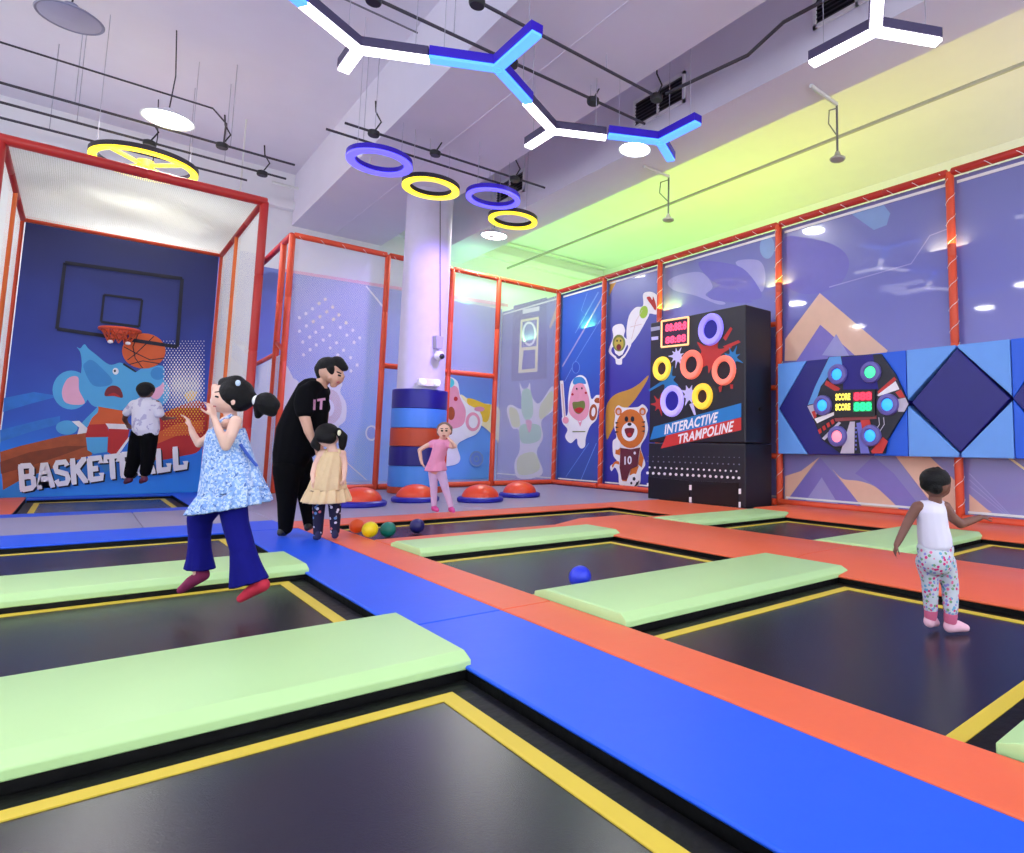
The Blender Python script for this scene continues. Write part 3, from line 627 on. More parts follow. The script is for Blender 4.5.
# ------------------------------------------------------------------ printed back wall behind the cage
YW = 15.6; py_ = lambda x, y: ony(x, y, YW)
t = thing('back_mural', 'pale blue printed mural with white bears on the wall behind the back cage', 'mural', (5.6, YW, -.1))
b = MB(); b.box((2.7, YW, -.1), (8.55, YW+.05, 4.72), gradmat('back_mural_ink', ((0, (112, 180, 250)), (.35, (108, 160, 246)), (.6, (120, 146, 226)), (1, (124, 142, 212))), 0, 4.7, .5)); b.build('mural_board', t)
art = Art(py_, (0, -1, 0))
art.add([onp for onp in [(285, 269), (508, 304), (508, 307), (285, 272)]], i_hp); art.add([(283, 489), (505, 483), (505, 486), (283, 492)], m_w)
art.add(strip([(366, 286), (384, 308)], 1.6), m_w)
cr = crop(280, 260, .16418)
for x, y in ((275,240),(238,265),(198,297),(158,327),(118,352),(320,287),(284,316),(243,346),(202,375),(160,402),(118,434),(358,335),(325,362),(402,383),(366,411),(258,411),(217,440),(180,470),(138,500),(443,428),(406,458),(302,460),(262,488),(220,518),(182,547),(142,578),(484,475),(450,502),(343,505),(304,536),(385,550),(428,596),(468,640),(350,580),(430,676)):
    art.add(cr(ell(x, y, 10, 11, 0, 8)), i_cr if y < 400 and x > 200 else m_w)
art.add(spl([(283, 372), (293, 378), (300, 392), (298, 470), (283, 480)]), m_w)
art.add(spl([(318, 385), (332, 384), (337, 378), (342, 384), (340, 392), (346, 404), (345, 420), (338, 428), (342, 440), (330, 444), (318, 440), (314, 400)]), m_w)
art.add(spl([(326, 392), (336, 392), (341, 404), (340, 416), (332, 424), (324, 420)]), i_be); art.add(ell(327, 408, 7, 9), m_w)
art.add(strip([(346, 462), (366, 480)], 1.2), m_w)
for r in (6, 4.6): art.add(ell(371, 433, r, r*1.3), m_w if r > 5 else i_bl)
cr = crop(440, 360, .1525)
art.add(cr(spl([(130, 230), (220, 280), (330, 290), (390, 330), (410, 480), (400, 560), (330, 480), (270, 430), (200, 400)])), i_cr); art.add(cr(spl([(180, 250), (300, 290), (330, 300), (300, 410), (200, 330)])), m_ye)
art.add(cr(spl([(-120, 190), (-60, 110), (40, 105), (110, 140), (130, 230), (180, 290), (250, 330), (275, 400), (240, 480), (160, 520), (110, 560), (130, 650), (80, 690), (-60, 690), (-130, 600)])), m_w)
art.add(cr(spl([(0, 200), (60, 170), (110, 180), (130, 250), (165, 330), (150, 420), (80, 450), (0, 430), (-60, 350)])), i_hp); art.add(cr(ell(55, 150, 36, 34)), simple('ink_aqua', (90, 214, 232)))
art.add(cr(ell(70, 350, 24, 44)), m_br); art.add(cr(ell(100, 255, 13, 15)), m_rd); art.add(cr(ell(212, 405, 48, 62)), i_hp); art.add(cr(ell(214, 405, 30, 42)), m_w); art.add(cr(ell(255, 322, 34, 16)), i_hp)
for q in ((235, 648, 46, 52), (235, 648, 36, 42), (235, 648, 18, 22), (235, 648, 10, 13)):
    art.add(cr(ell(*q)), i_pb if q[2] in (46, 18) else i_bl)
art.b.build('printed_picture', t, fix=False)

# ------------------------------------------------------------------ interactive cabinet
XM = 7.68; pm = lambda x, y: onx(x, y, XM)
CAB = mat('cabinet_black', (26, 26, 38), .42, var=.1); CABD = mat('cabinet_recess', (8, 8, 14), .35)
t = thing('game_cabinet', 'tall black game cabinet with round glowing targets against the right wall', 'game cabinet', (XM, 7.3, 0))
ya, yb_ = 6.19, 8.42
b = MB(); b.box((XM, ya, 1.0), (8.36, yb_, 3.2), CAB); b.build('upper_body', t, bevel=.02)
b = MB(); b.box((XM, ya, 0), (8.36, yb_, .985), CAB); b.build('base_body', t, bevel=.012)
b = MB(); b.lathe((8.05, ya-.01, 1.55), [(0, -.03), (.035, -.03), (.035, .01), (0, .01)], BLACKP, 16, (0, -1, 0)); b.build('side_lock', t)
cm = crop(640, 400, .14069)
for nm, q in (('base_door', [(62, 545), (352, 575), (352, 730), (62, 700)]), ('base_door', [(372, 575), (700, 590), (700, 762), (372, 735)])):
    b = MB(); b.prism([pm(*p)+Vector((-.001, 0, 0)) for p in cm(q)], (-.012, 0, 0), CABD); b.build(nm, t)
art = Art(pm, (-1, 0, 0))
cc = crop(640, 300, .14069); s_r = simple('ink_splash_red', (190, 44, 42)); s_b = simple('ink_splash_blue', (28, 120, 186)); s_l = simple('ink_splash_lilac', (206, 200, 250)); B_b = simple('ink_banner_blue', (30, 126, 204)); B_r = simple('ink_banner_red', (206, 48, 46))
def splash(cx, cy, r, n, m, seed):
    rnd = random.Random(seed); p = []
    for i in range(n*2):
        a = PI*i/n; q = r*(1.0+rnd.random()*.75) if i % 2 else r*(.62+rnd.random()*.12)
        p.append((cx+q*math.cos(a)*.82, cy+q*math.sin(a)))
    art.add(cc(spl(p, 4)), m)
splash(505, 400, 118, 9, s_r, 3); art.add(cc([(590, 330), (700, 285), (716, 300), (610, 350)]), s_r); art.add(cc([(590, 270), (645, 190), (658, 205), (610, 290)]), s_r)
splash(265, 400, 52, 9, s_l, 5); splash(660, 410, 58, 8, s_b, 8); splash(200, 570, 70, 8, s_b, 11); splash(140, 740, 52, 7, s_r, 14); splash(350, 670, 58, 8, s_l, 17); art.add(cc([(60, 640), (150, 580), (160, 600), (70, 650)]), s_b)
art.add(cc([(352, 740), (380, 730), (400, 815), (386, 818)]), s_l)
art.add(cc([(560, 620), (590, 590), (580, 650), (566, 656)]), s_r); art.add(cc([(640, 600), (664, 600), (662, 632), (646, 632)]), s_r)
art.add(cm([(100, 190), (722, 22), (722, 122), (72, 284)]), B_b); art.add(cm([(190, 252), (722, 124), (722, 214), (150, 345)]), B_r)
art.text('INTERACTIVE', cm([(172, 178), (560, 82), (556, 158), (176, 246)]), m_w, .03, .25); art.text('TRAMPOLINE', cm([(272, 246), (672, 146), (668, 222), (276, 312)]), m_w, .03, .25)
for r_, (x0, y0, x1, y1, n, s_) in enumerate(((68, 402, 714, 408, 19, 4), (62, 435, 714, 458, 18, 6), (76, 478, 694, 506, 17, 8), (62, 518, 712, 553, 17, 11))):
    for i in range(n): art.add(cm(ell(x0+(x1-x0)*i/(n-1), y0+(y1-y0)*i/(n-1), s_, s_, 0, 6)), simple('ink_dot_grey', (120, 118, 140)) if r_ < 2 else m_w, dz=art.n*.03)
zz = [(60+(700-60)*i/40, (704 if i % 2 else 718)+(62)*i/40) for i in range(41)]; art.add(cm(strip(zz, 7)), m_w)
for q in ((352, 604, 370, 640), (352, 690, 370, 726), (704, 630, 722, 668), (704, 724, 720, 764), (52, 590, 64, 612)): art.add(cm([(q[0], q[1]), (q[2], q[1]), (q[2], q[3]), (q[0], q[3])]), m_w)
art.add(cc([(80, 196), (146, 186), (146, 212), (82, 224)]), simple('ink_grey_tag', (170, 170, 200))); art.add(cc([(84, 264), (134, 258), (134, 282), (86, 288)]), s_l)
art.b.build('printed_face', t, fix=False)
b = MB()
def led(name, c, s): return mat(name, c, .4, emit=s, var=0)
L_cr = led('led_cream', (238, 190, 130), 1.0); L_pk = led('led_pink', (255, 70, 110), 1.3)
fq = cc([(158, 152), (348, 122), (346, 316), (156, 336)])
for a, c in zip(fq, fq[1:]+fq[:1]): b.tube([pm(*a)+Vector((-.012, 0, 0)), pm(*c)+Vector((-.012, 0, 0))], .018, L_cr, 6)
b.build('display_border', t)
art = Art(pm, (-1, 0, 0)); art.k = 3; art.add(fq, simple('ink_display_dark', (52, 16, 58))); art.text('88:88:8', cc([(182, 172), (332, 148), (330, 208), (180, 228)]), L_pk, .05); art.text('88:88', cc([(182, 262), (328, 240), (326, 296), (180, 314)]), L_pk, .05)
art.b.build('score_display', t, fix=False)
for i, (x, y, ry, oc, ic, hole) in enumerate(((711.3, 329.5, 17, (150, 136, 255), (20, 14, 130), .58), (662.5, 368.7, 12.7, (246, 214, 70), (60, 24, 20), .52), (692, 364.7, 15.5, (244, 120, 100), (24, 8, 26), .56), (724.4, 370.4, 15.8, (246, 124, 104), (24, 8, 26), .6), (672.6, 401, 16.6, (176, 164, 255), (20, 12, 140), .62), (703, 396.4, 13.8, (246, 206, 60), (60, 24, 20), .5))):
    c = pm(x, y); d = (c-EYEP).dot(FW); R = ry*.96*d/FPX
    nm = ['blue', 'yellow', 'coral', 'coral', 'lilac', 'yellow'][i]
    b = MB(); m = led('led_ring_%d' % i, oc, .5); b.lathe(c, [(R*hole, -.01), (R*hole, .03), (R*(hole+.1), .05), (R*.94, .05), (R, .02), (R, -.01)], m, 32, (-1, 0, 0)); o = b.build('target_ring', t, smooth=True); o['label'] = 'glowing %s ring' % nm
    b = MB(); b.lathe(c, [(0, .006), (R*hole, .006)], mat('target_hole_%d' % i, ic, .5, emit=.25 if ic[2] > 60 else 0), 32, (-1, 0, 0)); b.build('target_net', t)

# ------------------------------------------------------------------ hexagon game on padded wall blocks
XH = 8.3; ph = lambda x, y: onx(x, y, XH); hz0, hz1 = .84, 2.29
def hpts(pts): return crop(770, 340, .24804)(pts)
def block(name, pts, m, label, thick=.2, parent=None, off=0):
    b = MB(); b.prism([ph(*p)+Vector((-off, 0, 0)) for p in pts], (thick, 0, 0), m); o = b.build(name, parent, bevel=.012)
    if label: tag(o, label, 'wall pad')
    return o
yz = lambda y, z: Vector((XH, y, z))
def wblock(pts, m, label, seam=None):
    b = MB(); b.prism([yz(*p) for p in pts], (.2, 0, 0), m); return tag(b.build('wall_pad', bevel=.012), label, 'wall pad', seam)
hc = 4.93; hr = 1.07; mz = (hz0+hz1)/2
def diamond_set(c):
    hexo = [(c+hr, mz), (c+hr*.5, hz1), (c-hr*.5, hz1), (c-hr, mz), (c-hr*.5, hz0), (c+hr*.5, hz0)]
    return hexo
H1 = diamond_set(hc); H2 = diamond_set(1.55)
wblock([(6.02, hz0), (6.02, hz1), (5.47, hz1), (6.0, mz+.005), (5.47, hz0)][0:2]+[(5.48, hz1), (6.01, mz)], LBLUE, 'light blue triangular wall pad left of the hexagon game, upper one')
wblock([(6.02, hz0), (6.01, mz-.01), (5.48, hz0)], LBLUE, 'light blue triangular wall pad left of the hexagon game, lower one')
wblock([(4.4, hz1), (3.9, hz1), (3.9, mz)], MBLUE, 'bright blue triangular wall pad at the upper right of the hexagon game')
wblock([(4.4, hz0), (3.9, mz-.01), (3.9, hz0)], MBLUE, 'bright blue triangular wall pad at the lower right of the hexagon game')
D = [(3.85, mz), (3.22, hz1), (2.62, mz), (3.22, hz0)]
D = [(3.83, mz), (3.22, hz1-.05), (2.62, mz), (3.22, hz0+.07)]
wblock(D, NAVY, 'navy diamond wall pad, right of the hexagon game')
for pts, l in (([(3.89, mz+.03), (3.89, hz1), (3.24, hz1), (3.24, hz1-.04)], 'light blue wall pad above left of the navy diamond'), ([(3.21, hz1), (2.6, hz1), (2.6, mz+.03), (3.21, hz1-.04)], 'light blue wall pad above right of the navy diamond'),
               ([(3.89, mz-.03), (3.24, hz0+.06), (3.24, hz0), (3.89, hz0)], 'light blue wall pad below left of the navy diamond'), ([(3.21, hz0+.06), (2.6, mz-.03), (2.6, hz0), (3.21, hz0)], 'light blue wall pad below right of the navy diamond')):
    wblock(pts, LBLUE, l)
wblock([(2.59, hz1), (2.1, hz1), (2.59, mz)], MBLUE, 'bright blue wall pad at the right edge, upper one'); wblock([(2.59, mz-.01), (2.1, hz0), (2.59, hz0)], MBLUE, 'bright blue wall pad at the right edge, lower one')
def hexgame(c, label):
    t = thing('hexagon_game', label, 'wall game', (XH, c, hz0))
    b = MB(); b.prism([yz(*p) for p in diamond_set(c)], (.2, 0, 0), NAVY); b.build('backing_pad', t, bevel=.012)
    dy = c-hc
    f = lambda x, y: onx(x, y, XH-.04)+Vector((0, dy, 0))
    ch = crop(780, 340, .14070)
    outer = [(345, 120), (715, 98), (820, 245), (915, 455), (760, 712), (745, 806), (430, 808), (300, 710), (195, 470)]
    b = MB(); b.prism([f(*p) for p in ch(outer)], (.038, 0, 0), mat('game_board_black', (16, 16, 40), .4)); b.build('game_board', t)
    a = Art(f, (-1, 0, 0)); add = lambda p, m: a.add(ch(p), m)
    c1 = simple('ink_stripe_sky', (96, 158, 226)); c2 = simple('ink_print_grey', (196, 188, 210)); c3 = simple('ink_print_red', (200, 52, 50)); c4 = simple('ink_print_navy', (30, 20, 130)); c5 = simple('ink_print_lilac', (112, 116, 206))
    add([(440, 122), (660, 102), (700, 350), (450, 352)], c4)
    add([(350, 122), (432, 116), (445, 190), (350, 250), (290, 330), (250, 450), (198, 462), (250, 330)], c1)
    add([(330, 285), (430, 345), (405, 372), (318, 318)], c3); add([(695, 365), (812, 262), (830, 280), (700, 395)], c3); add([(690, 392), (822, 292), (850, 350), (700, 400)], m_w)
    add([(820, 372), (860, 352), (892, 410), (850, 410)], c3); add([(840, 420), (892, 410), (914, 455), (885, 510), (840, 510)], c2)
    add([(195, 470), (250, 455), (265, 520), (240, 560)], c2); add([(225, 510), (250, 500), (262, 545), (245, 560)], c3); add([(245, 560), (385, 512), (385, 535), (265, 592)], m_w)
    for k in range(4): add([(270+k*30, 640-k*22), (290+k*30, 626-k*22), (300+k*30, 656-k*22), (282+k*30, 668-k*22)], c3)
    add([(300, 700), (420, 580), (436, 590), (320, 712)], c2); add([(500, 580), (535, 580), (530, 806), (430, 806)], c2); add([(545, 590), (580, 585), (640, 806), (575, 806)], c5)
    for k in range(6): add([(536, 620+k*30), (548, 618+k*30), (550, 632+k*30), (538, 634+k*30)], c5)
    add([(575, 570), (640, 565), (650, 600), (590, 640)], c3); add([(650, 790), (735, 690), (772, 720), (730, 806), (660, 806)], c3)
    for r in (0, 34): add(strip([(740-r, 550), (745-r, 600), (700-r, 670), (660-r, 700)], 6), c2)
    add([(390, 555), (690, 535), (690, 560), (400, 580)], simple('ink_rust_bar', (150, 70, 76)))
    a.b.build('printed_board_face', t, fix=False)
    b = MB(); b.prism([f(*p) for p in ch([(392, 362), (682, 350), (682, 545), (392, 552)])], (-.03, 0, 0), BLACKP); b.build('display_box', t, bevel=.004)
    f2 = lambda x, y: onx(x, y, XH-.04)+Vector((-.031, dy, 0))
    a = Art(f2, (-1, 0, 0)); ly = led('led_yellow', (255, 240, 90), 1.1); lr = led('led_red', (255, 50, 80), 1.2); lg = led('led_green', (30, 240, 140), 1.1)
    a.text('SCORE', ch([(402, 382), (508, 378), (508, 428), (402, 432)]), ly, .05); a.text('SCORE', ch([(402, 454), (508, 450), (508, 500), (402, 504)]), ly, .05)
    a.add(ch([(528, 372), (664, 366), (664, 432), (528, 436)]), mat('led_red_off', (150, 20, 50), emit=.3)); a.text('888', ch([(532, 374), (660, 368), (660, 428), (532, 432)]), lr, .06)
    a.add(ch([(528, 440), (664, 436), (664, 508), (528, 512)]), mat('led_green_off', (10, 130, 80), emit=.3)); a.text('888', ch([(532, 444), (660, 440), (660, 504), (532, 508)]), lg, .06)
    a.b.build('score_display', t, fix=False)
    for i, (x, y, c_) in enumerate(((412, 245, 'blue'), (648, 230, 'green'), (308, 465, 'blue'), (770, 460, 'blue'), (412, 685, 'pink'), (648, 680, 'blue'))):
        p = f(*ch([(x, y)])[0]); col = {'blue': (50, 160, 250), 'green': (70, 235, 150), 'pink': (255, 130, 150)}[c_]; R = .155
        b = MB(); b.lathe(p, [(R*.56, 0), (R*.56, .045), (R*.66, .055), (R*.94, .045), (R, .02), (R, 0)], mat('game_button_rim', (104, 96, 176), .35), 28, (-1, 0, 0)); o = b.build('button_rim', t, smooth=True)
        b = MB(); b.lathe(p, [(0, .05), (R*.3, .046), (R*.55, .03), (R*.56, 0)], led('led_button_'+c_, col, 1.1), 24, (-1, 0, 0)); o = b.build('light_button', t, smooth=True); o['label'] = 'glowing %s button' % c_
hexgame(hc, 'hexagonal light-up wall game with six round buttons and a score display')
hexgame(1.52, 'second hexagonal wall game, cut off by the right edge of the photo')

# ------------------------------------------------------------------ column
cc_ = Vector((4.78, 11.75, 0)); CR, PR = .43, .5
t = thing('column', 'round white column in front of the back cage, lit violet', 'column', (cc_.x, cc_.y, 0.003))
b = MB(); b.lathe(cc_, [(CR, 0.003), (CR, 5.8)], mat('column_paint', (208, 202, 226), .7), 48); b.build('shaft', t, smooth=True)
t = thing('column_padding', 'navy, sky blue and orange banded padding around the foot of the column', 'padding', (cc_.x, cc_.y, 0))
zs = (1.92, 1.56, 1.2, .86, .5, .12, 0.)
for i, m in enumerate((NAVY, SKYB, BRICK, NAVY, SKYB, BRICK)):
    z1, z0 = zs[i]-.004, zs[i+1]; b = MB(); b.lathe(cc_, [(CR+.005, z0), (PR-.012, z0), (PR, z0+.012), (PR, z1-.012), (PR-.012, z1), (CR+.005, z1)], m, 48)
    o = b.build('padding_band', t, smooth=True); o['label'] = ('navy', 'sky blue', 'orange', 'navy', 'sky blue', 'orange')[i]+' padding band'
dirc = (EYEP-cc_); dirc.z = 0; dirc.normalize(); sidev = dirc.cross(Vector((0, 0, 1))).normalized()
def oncol(px, py, r=CR):
    """point of the column surface seen at a picture position"""
    d = ray(px, py); a = d.x**2+d.y**2; bq = -2*(d.x*cc_.x+d.y*cc_.y); c = cc_.x**2+cc_.y**2-r*r
    return EYEP+d*((-bq-math.sqrt(max(0, bq*bq-4*a*c)))/(2*a))
p = oncol(436, 344); n_ = (p-cc_); n_.z = 0; n_.normalize()
t = thing('security_camera', 'small white dome security camera on a bracket halfway up the column', 'camera', p)
b = MB(); s2 = n_.cross(Vector((0, 0, 1))); b.prism([p+s2*.08+Vector((0, 0, .14)), p-s2*.08+Vector((0, 0, .14)), p-s2*.06+Vector((0, 0, -.1)), p+s2*.06+Vector((0, 0, -.1))], n_*.12, mat('device_grey', (176, 172, 190), .5)); b.build('bracket', t, bevel=.01)
p2 = p+n_*.12+Vector((0, 0, -.24)); b = MB(); b.lathe(p2, [(0, .09), (.06, .085), (.09, .04), (.1, 0), (.085, -.04), (.0, -.1)], mat('device_white', (232, 230, 240), .4), 20); b.build('camera_housing', t, smooth=True)
b = MB(); b.lathe(p2+n_*.085+Vector((0, 0, -.01)), [(.05, -.02), (.05, .015), (.03, .03), (0, .035)], BLACKP, 16, n_); b.build('lens', t, smooth=True)
p = oncol(428, 384); n_ = (p-cc_); n_.z = 0; n_.normalize(); s2 = n_.cross(Vector((0, 0, 1)))
t = thing('emergency_light', 'white twin-head emergency light on the column just above its padding', 'light', p+Vector((0, 0, -.05)))
b = MB(); b.prism([p+s2*.2+Vector((0, 0, .09)), p-s2*.2+Vector((0, 0, .09)), p-s2*.2+Vector((0, 0, -.05)), p+s2*.2+Vector((0, 0, -.05))], n_*.1, MATS['device_white']); b.build('battery_box', t, bevel=.012)
for s_ in (.13, -.13):
    b = MB(); b.lathe(p+s2*s_+n_*.11+Vector((0, 0, .02)), [(.03, -.02), (.055, .03), (.05, .05), (0, .06)], led('lamp_head', (250, 250, 255), .5), 16, n_); b.build('lamp_head', t, smooth=True)
b = MB(); pp = [oncol(440, y)+n_*.012 for y in (200, 250, 300, 338)]; b.tube(pp, .008, STEEL, 6); tag(b.build('power_cable'), 'thin grey cable running down the column to the security camera', 'cable')

# ------------------------------------------------------------------ balance domes and balls
for x, y, l in ((350, 508, 'orange balance dome on a blue rim, leftmost of the four'), (408, 503, 'orange balance dome on a blue rim, in front of the column'), (475, 503, 'orange balance dome on a blue rim, right of the girl in pink'), (516, 498, 'orange balance dome on a blue rim, rightmost and farthest of the four')):
    c = onz(x, y); c = c+Vector((.67, .74, 0))*.3; R = .36
    t = thing('balance_dome', l, 'balance dome', c)
    b = MB(); b.lathe(c, [(0, .0), (R*.95, 0), (R, .02), (R, .06), (R*.93, .08), (0, .08)], mat('dome_rim_blue', (28, 28, 160), .4), 40); b.build('rim', t, smooth=True)
    b = MB(); b.lathe(c, [(R*.8*math.cos(a), .08+.19*math.sin(a)) for a in [PI/2*i/10 for i in range(11)]], mat('dome_orange', (226, 70, 38), .38), 40); b.build('dome_cap', t, smooth=True)
def ball(x, y, rpx, c, l, z=None):
    z = ZM if z is None else z
    q = onz(x, y+rpx, z); d = (q-EYEP).dot(FW); R = rpx*d/FPX; q = onz(x, y, z+R); q = Vector((q.x, q.y, z+R))
    b = MB(); n = 12; b.lathe(q, [(R*math.sin(PI*i/n), -R*math.cos(PI*i/n)) for i in range(n+1)], mat('ball_'+l.split()[0], c, .32, bump=.2, bscale=120), 24)
    tag(b.build('play_ball', smooth=True), l, 'ball')
ball(357, 526, 7.2, (226, 84, 26), 'orange play ball, leftmost of the loose balls', .0)
ball(370, 529.5, 7.8, (236, 214, 20), 'yellow play ball between the orange and green balls', .0)
ball(388, 529.5, 7.6, (16, 120, 104), 'green play ball right of the yellow ball')
ball(417, 526, 7.2, (34, 28, 104), 'navy play ball on its own before the girl in pink')
ball(580, 577, 11.2, (34, 54, 214), 'bright blue play ball on the trampoline in the middle')

# ------------------------------------------------------------------ people
SK1 = mat('skin_light', (232, 188, 170), .55, var=.03, vscale=20); SK2 = mat('skin_warm', (206, 158, 136), .55, var=.03, vscale=20); SK3 = mat('skin_brown', (112, 70, 60), .55, var=.04, vscale=20)
HAIR = mat('hair_black', (10, 8, 12), .6, spec=.25, var=.3, vscale=90, bump=.4, bscale=160); HAIRB = mat('hair_brown', (120, 92, 84), .55, var=.2, vscale=60, bump=.4, bscale=160)
EYEW = mat('eye_white', (238, 236, 240), .3); EYEB = mat('eye_dark', (26, 16, 20), .25); LIP = mat('lip_tone', (176, 88, 90), .5)
def sph(c, r, M3=None, n=12):
    """points of an ellipsoid"""
    out = []; c = Vector(c)
    for i in range(n+1):
        t = PI*i/n
        for j in range(n*2 if 0 < i < n else 1):
            p = 2*PI*j/(n*2); v = Vector((math.sin(t)*math.cos(p), math.sin(t)*math.sin(p), math.cos(t)))
            v = Vector((v.x*r[0], v.y*r[1], v.z*r[2]))
            out.append(c+(M3 @ v if M3 else v))
    return out
VIEW = Matrix((RT, FW, UP)).transposed()      # local x = picture right, y = away from the lens, z = up
def hull(bm, pts):
    vs = [bm.verts.new(p) for p in pts]
    r = bmesh.ops.convex_hull(bm, input=vs)
    bad = [v for v in r['geom_interior']+r['geom_unused'] if isinstance(v, bmesh.types.BMVert)]
    if bad: bmesh.ops.delete(bm, geom=list(set(bad)), context='VERTS')
class Body:
    """capsules and ellipsoids melted into one continuous skin"""
    def __init__(s, d): s.bm = bmesh.new(); s.d = d
    def P(s, q): return J(q[0], q[1], s.d+(q[2] if len(q) > 2 else 0))
    def R(s, r): return r*s.d/FPX
    def limb(s, *q, flat=1.0):
        """chain of (x, y, depth offset, radius in picture units)"""
        for a, b in zip(q, q[1:]):
            pa, pb = s.P(a[:3]), s.P(b[:3]); ra, rb = s.R(a[3]), s.R(b[3])
            hull(s.bm, sph(pa, (ra, ra*flat, ra), VIEW, 7)+sph(pb, (rb, rb*flat, rb), VIEW, 7))
    def wlimb(s, pts):
        for (a, ra), (b, rb) in zip(pts, pts[1:]): hull(s.bm, sph(a, (ra,)*3, None, 5)+sph(b, (rb,)*3, None, 5))
    def blob(s, q, rx, ry, rz=None, rot=0):
        """ellipsoid: rx across, ry up the picture, rz in depth"""
        M3 = VIEW @ Matrix.Rotation(rot, 3, 'Y')
        hull(s.bm, sph(s.P(q), (s.R(rx), s.R(rz if rz else rx), s.R(ry)), M3, 10))
    def hand(s, wrist, dr, up, size, curl=.35, thumb=1):
        """palm, four fingers of unequal length and a thumb leaving the side of the palm"""
        w = s.P(wrist); d = (RT*dr[0]-UP*dr[1]+FW*(dr[2] if len(dr) > 2 else 0)).normalized(); n = (RT*up[0]-UP*up[1]+FW*up[2]); n = (n-d*n.dot(d)).normalized(); sd = d.cross(n)
        k = size
        hull(s.bm, [v for t, wd in ((.0, .16), (.25, .22), (.5, .235)) for e in (-1, 1) for v in sph(w+d*k*t+sd*k*wd*e*.8, (k*.09,)*3, None, 4)])
        for i, L_ in enumerate((.40, .46, .43, .33)):
            b = w+d*k*.5+sd*k*(.2-.133*i)*1.05; r = k*.052; c = curl*(1+.12*i); p = [(b, r*1.1)]; dd = d+sd*(.1-.07*i); a = 0
            for f in (.45, .3, .25): a += c; dv = (dd*math.cos(a)+n*math.sin(a)).normalized(); b = b+dv*k*L_*f; p.append((b, r*(1-.12*len(p))))
            s.wlimb(p)
        b = w+d*k*.16+sd*k*.17*thumb; p = [(b, k*.085)]
        for f, q in ((.2, .9), (.18, .6), (.12, .35)): b = b+(d*(1-q*.5)+sd*q*thumb+n*.35).normalized()*k*f; p.append((b, k*.06))
        s.wlimb(p)
    def done(s, name, m, parent, voxel, smooth=4):
        me = bpy.data.meshes.new(name); s.bm.to_mesh(me); s.bm.free()
        o = bpy.data.objects.new(name, me); COL.objects.link(o)
        rm = o.modifiers.new('r', 'REMESH'); rm.mode = 'VOXEL'; rm.voxel_size = voxel; rm.use_smooth_shade = True
        sm = o.modifiers.new('s', 'SMOOTH'); sm.iterations = smooth; sm.factor = .5
        dg = bpy.context.evaluated_depsgraph_get(); dg.update()
        m2 = bpy.data.meshes.new_from_object(o.evaluated_get(dg), depsgraph=dg); bpy.data.objects.remove(o); bpy.data.meshes.remove(me)
        m2.transform(Matrix.Translation(-ORG[parent.name])); m2.name = name
        m2.materials.clear(); m2.materials.append(m)
        m2.polygons.foreach_set('use_smooth', [True]*len(m2.polygons))
        r = bpy.data.objects.new(name, m2); COL.objects.link(r); r.parent = parent; ORG[r.name] = ORG[parent.name]; return r
def loft(rings, d, m, name, parent, n=48, ruffle=0, folds=11, cap=False, seed=0):
    """garment tube: rings of (x, y, half width, half depth, tilt, ruffle amount) in picture units"""
    b = MB(); vs = []; fs = []; k = len(rings)
    for i, (x, y, w, dp, tl, rf) in enumerate(rings):
        c = J(x, y, d)
        for j in range(n):
            a = 2*PI*j/n; f = 1+rf*math.sin(folds*a+seed+i*.35)+rf*.45*math.sin((folds*2+3)*a+i)
            vs.append(c+(RT*(w*math.cos(a)*f)+FW*(dp*math.sin(a)*f)-UP*(tl*math.cos(a)+rf*5*math.cos(folds*a*1.0+i)))*(d/FPX))
    for i in range(k-1):
        for j in range(n): fs.append((i*n+j, i*n+(j+1)%n, (i+1)*n+(j+1)%n, (i+1)*n+j))
    b.add(vs, fs, m); o = b.build(name, parent, smooth=True); so = o.modifiers.new('solid', 'SOLIDIFY'); so.thickness = .006; so.offset = -1
    ss = o.modifiers.new('sub', 'SUBSURF'); ss.levels = ss.render_levels = 1
    return o
def onto(o, x, y, off=.0):
    bpy.context.view_layer.update()
    d = ray(x, y).normalized(); og = ORG[o.name]; ok, loc, nor, _ = o.ray_cast(EYEP-og, d)
    return (loc+og-d*off) if ok else None
def feat(name, parent, surf, pts, r, m, label=None):
    c = [q for q in (onto(surf, x, y, r*.25) for x, y in pts) if q is not None]
    return small(name, parent, [(q, r) for q in c], m, label) if c else None
def small(name, parent, parts, m, label=None):
    b = MB()
    for c, r in parts: b.lathe(c, [(r*math.sin(PI*i/8), -r*math.cos(PI*i/8)) for i in range(9)], m, 12)
    o = b.build(name, parent, smooth=True)
    if label: o['label'] = label
    return o

# --- girl jumping in the blue dress (profile to the left)
D0 = 3.5
g = thing('person', 'young girl in a pale blue dress and flared blue trousers, jumping in mid-air at left', 'person', J(225, 604, D0))
B = Body(D0)
B.blob((229, 398, 0), 15.5, 15.5, 14.5); B.blob((221.5, 401.5, 0), 9, 11, 10.5); B.limb((218.5, 407, 0, 4.6), (226, 408, 0, 6)); B.blob((212.4, 400.2, 0), 2.7, 1.9, 2.0); B.limb((214.5, 396.5, 0, 1.6), (212.2, 399.6, 0, 1.7))
B.limb((215.5, 387, 0, 3.6), (214.5, 394, 0, 3)); B.blob((213.8, 405.2, 0), 1.7, 1.1, 3); B.blob((214, 407.3, 0), 1.6, 1, 2.7); B.blob((216.2, 410, 0), 3, 2.4, 3.4); B.blob((233, 402, -.07), 2.3, 3.6, 1.4)
B.limb((229, 408, 0, 5.4), (231, 419, 0, 6)); B.limb((230, 424, 0, 9), (229, 440, 0, 13)); B.limb((226, 422, -.06, 6), (233, 422, .06, 6)); B.limb((229, 440, 0, 12), (229, 470, 0, 12), (226, 500, 0, 11))
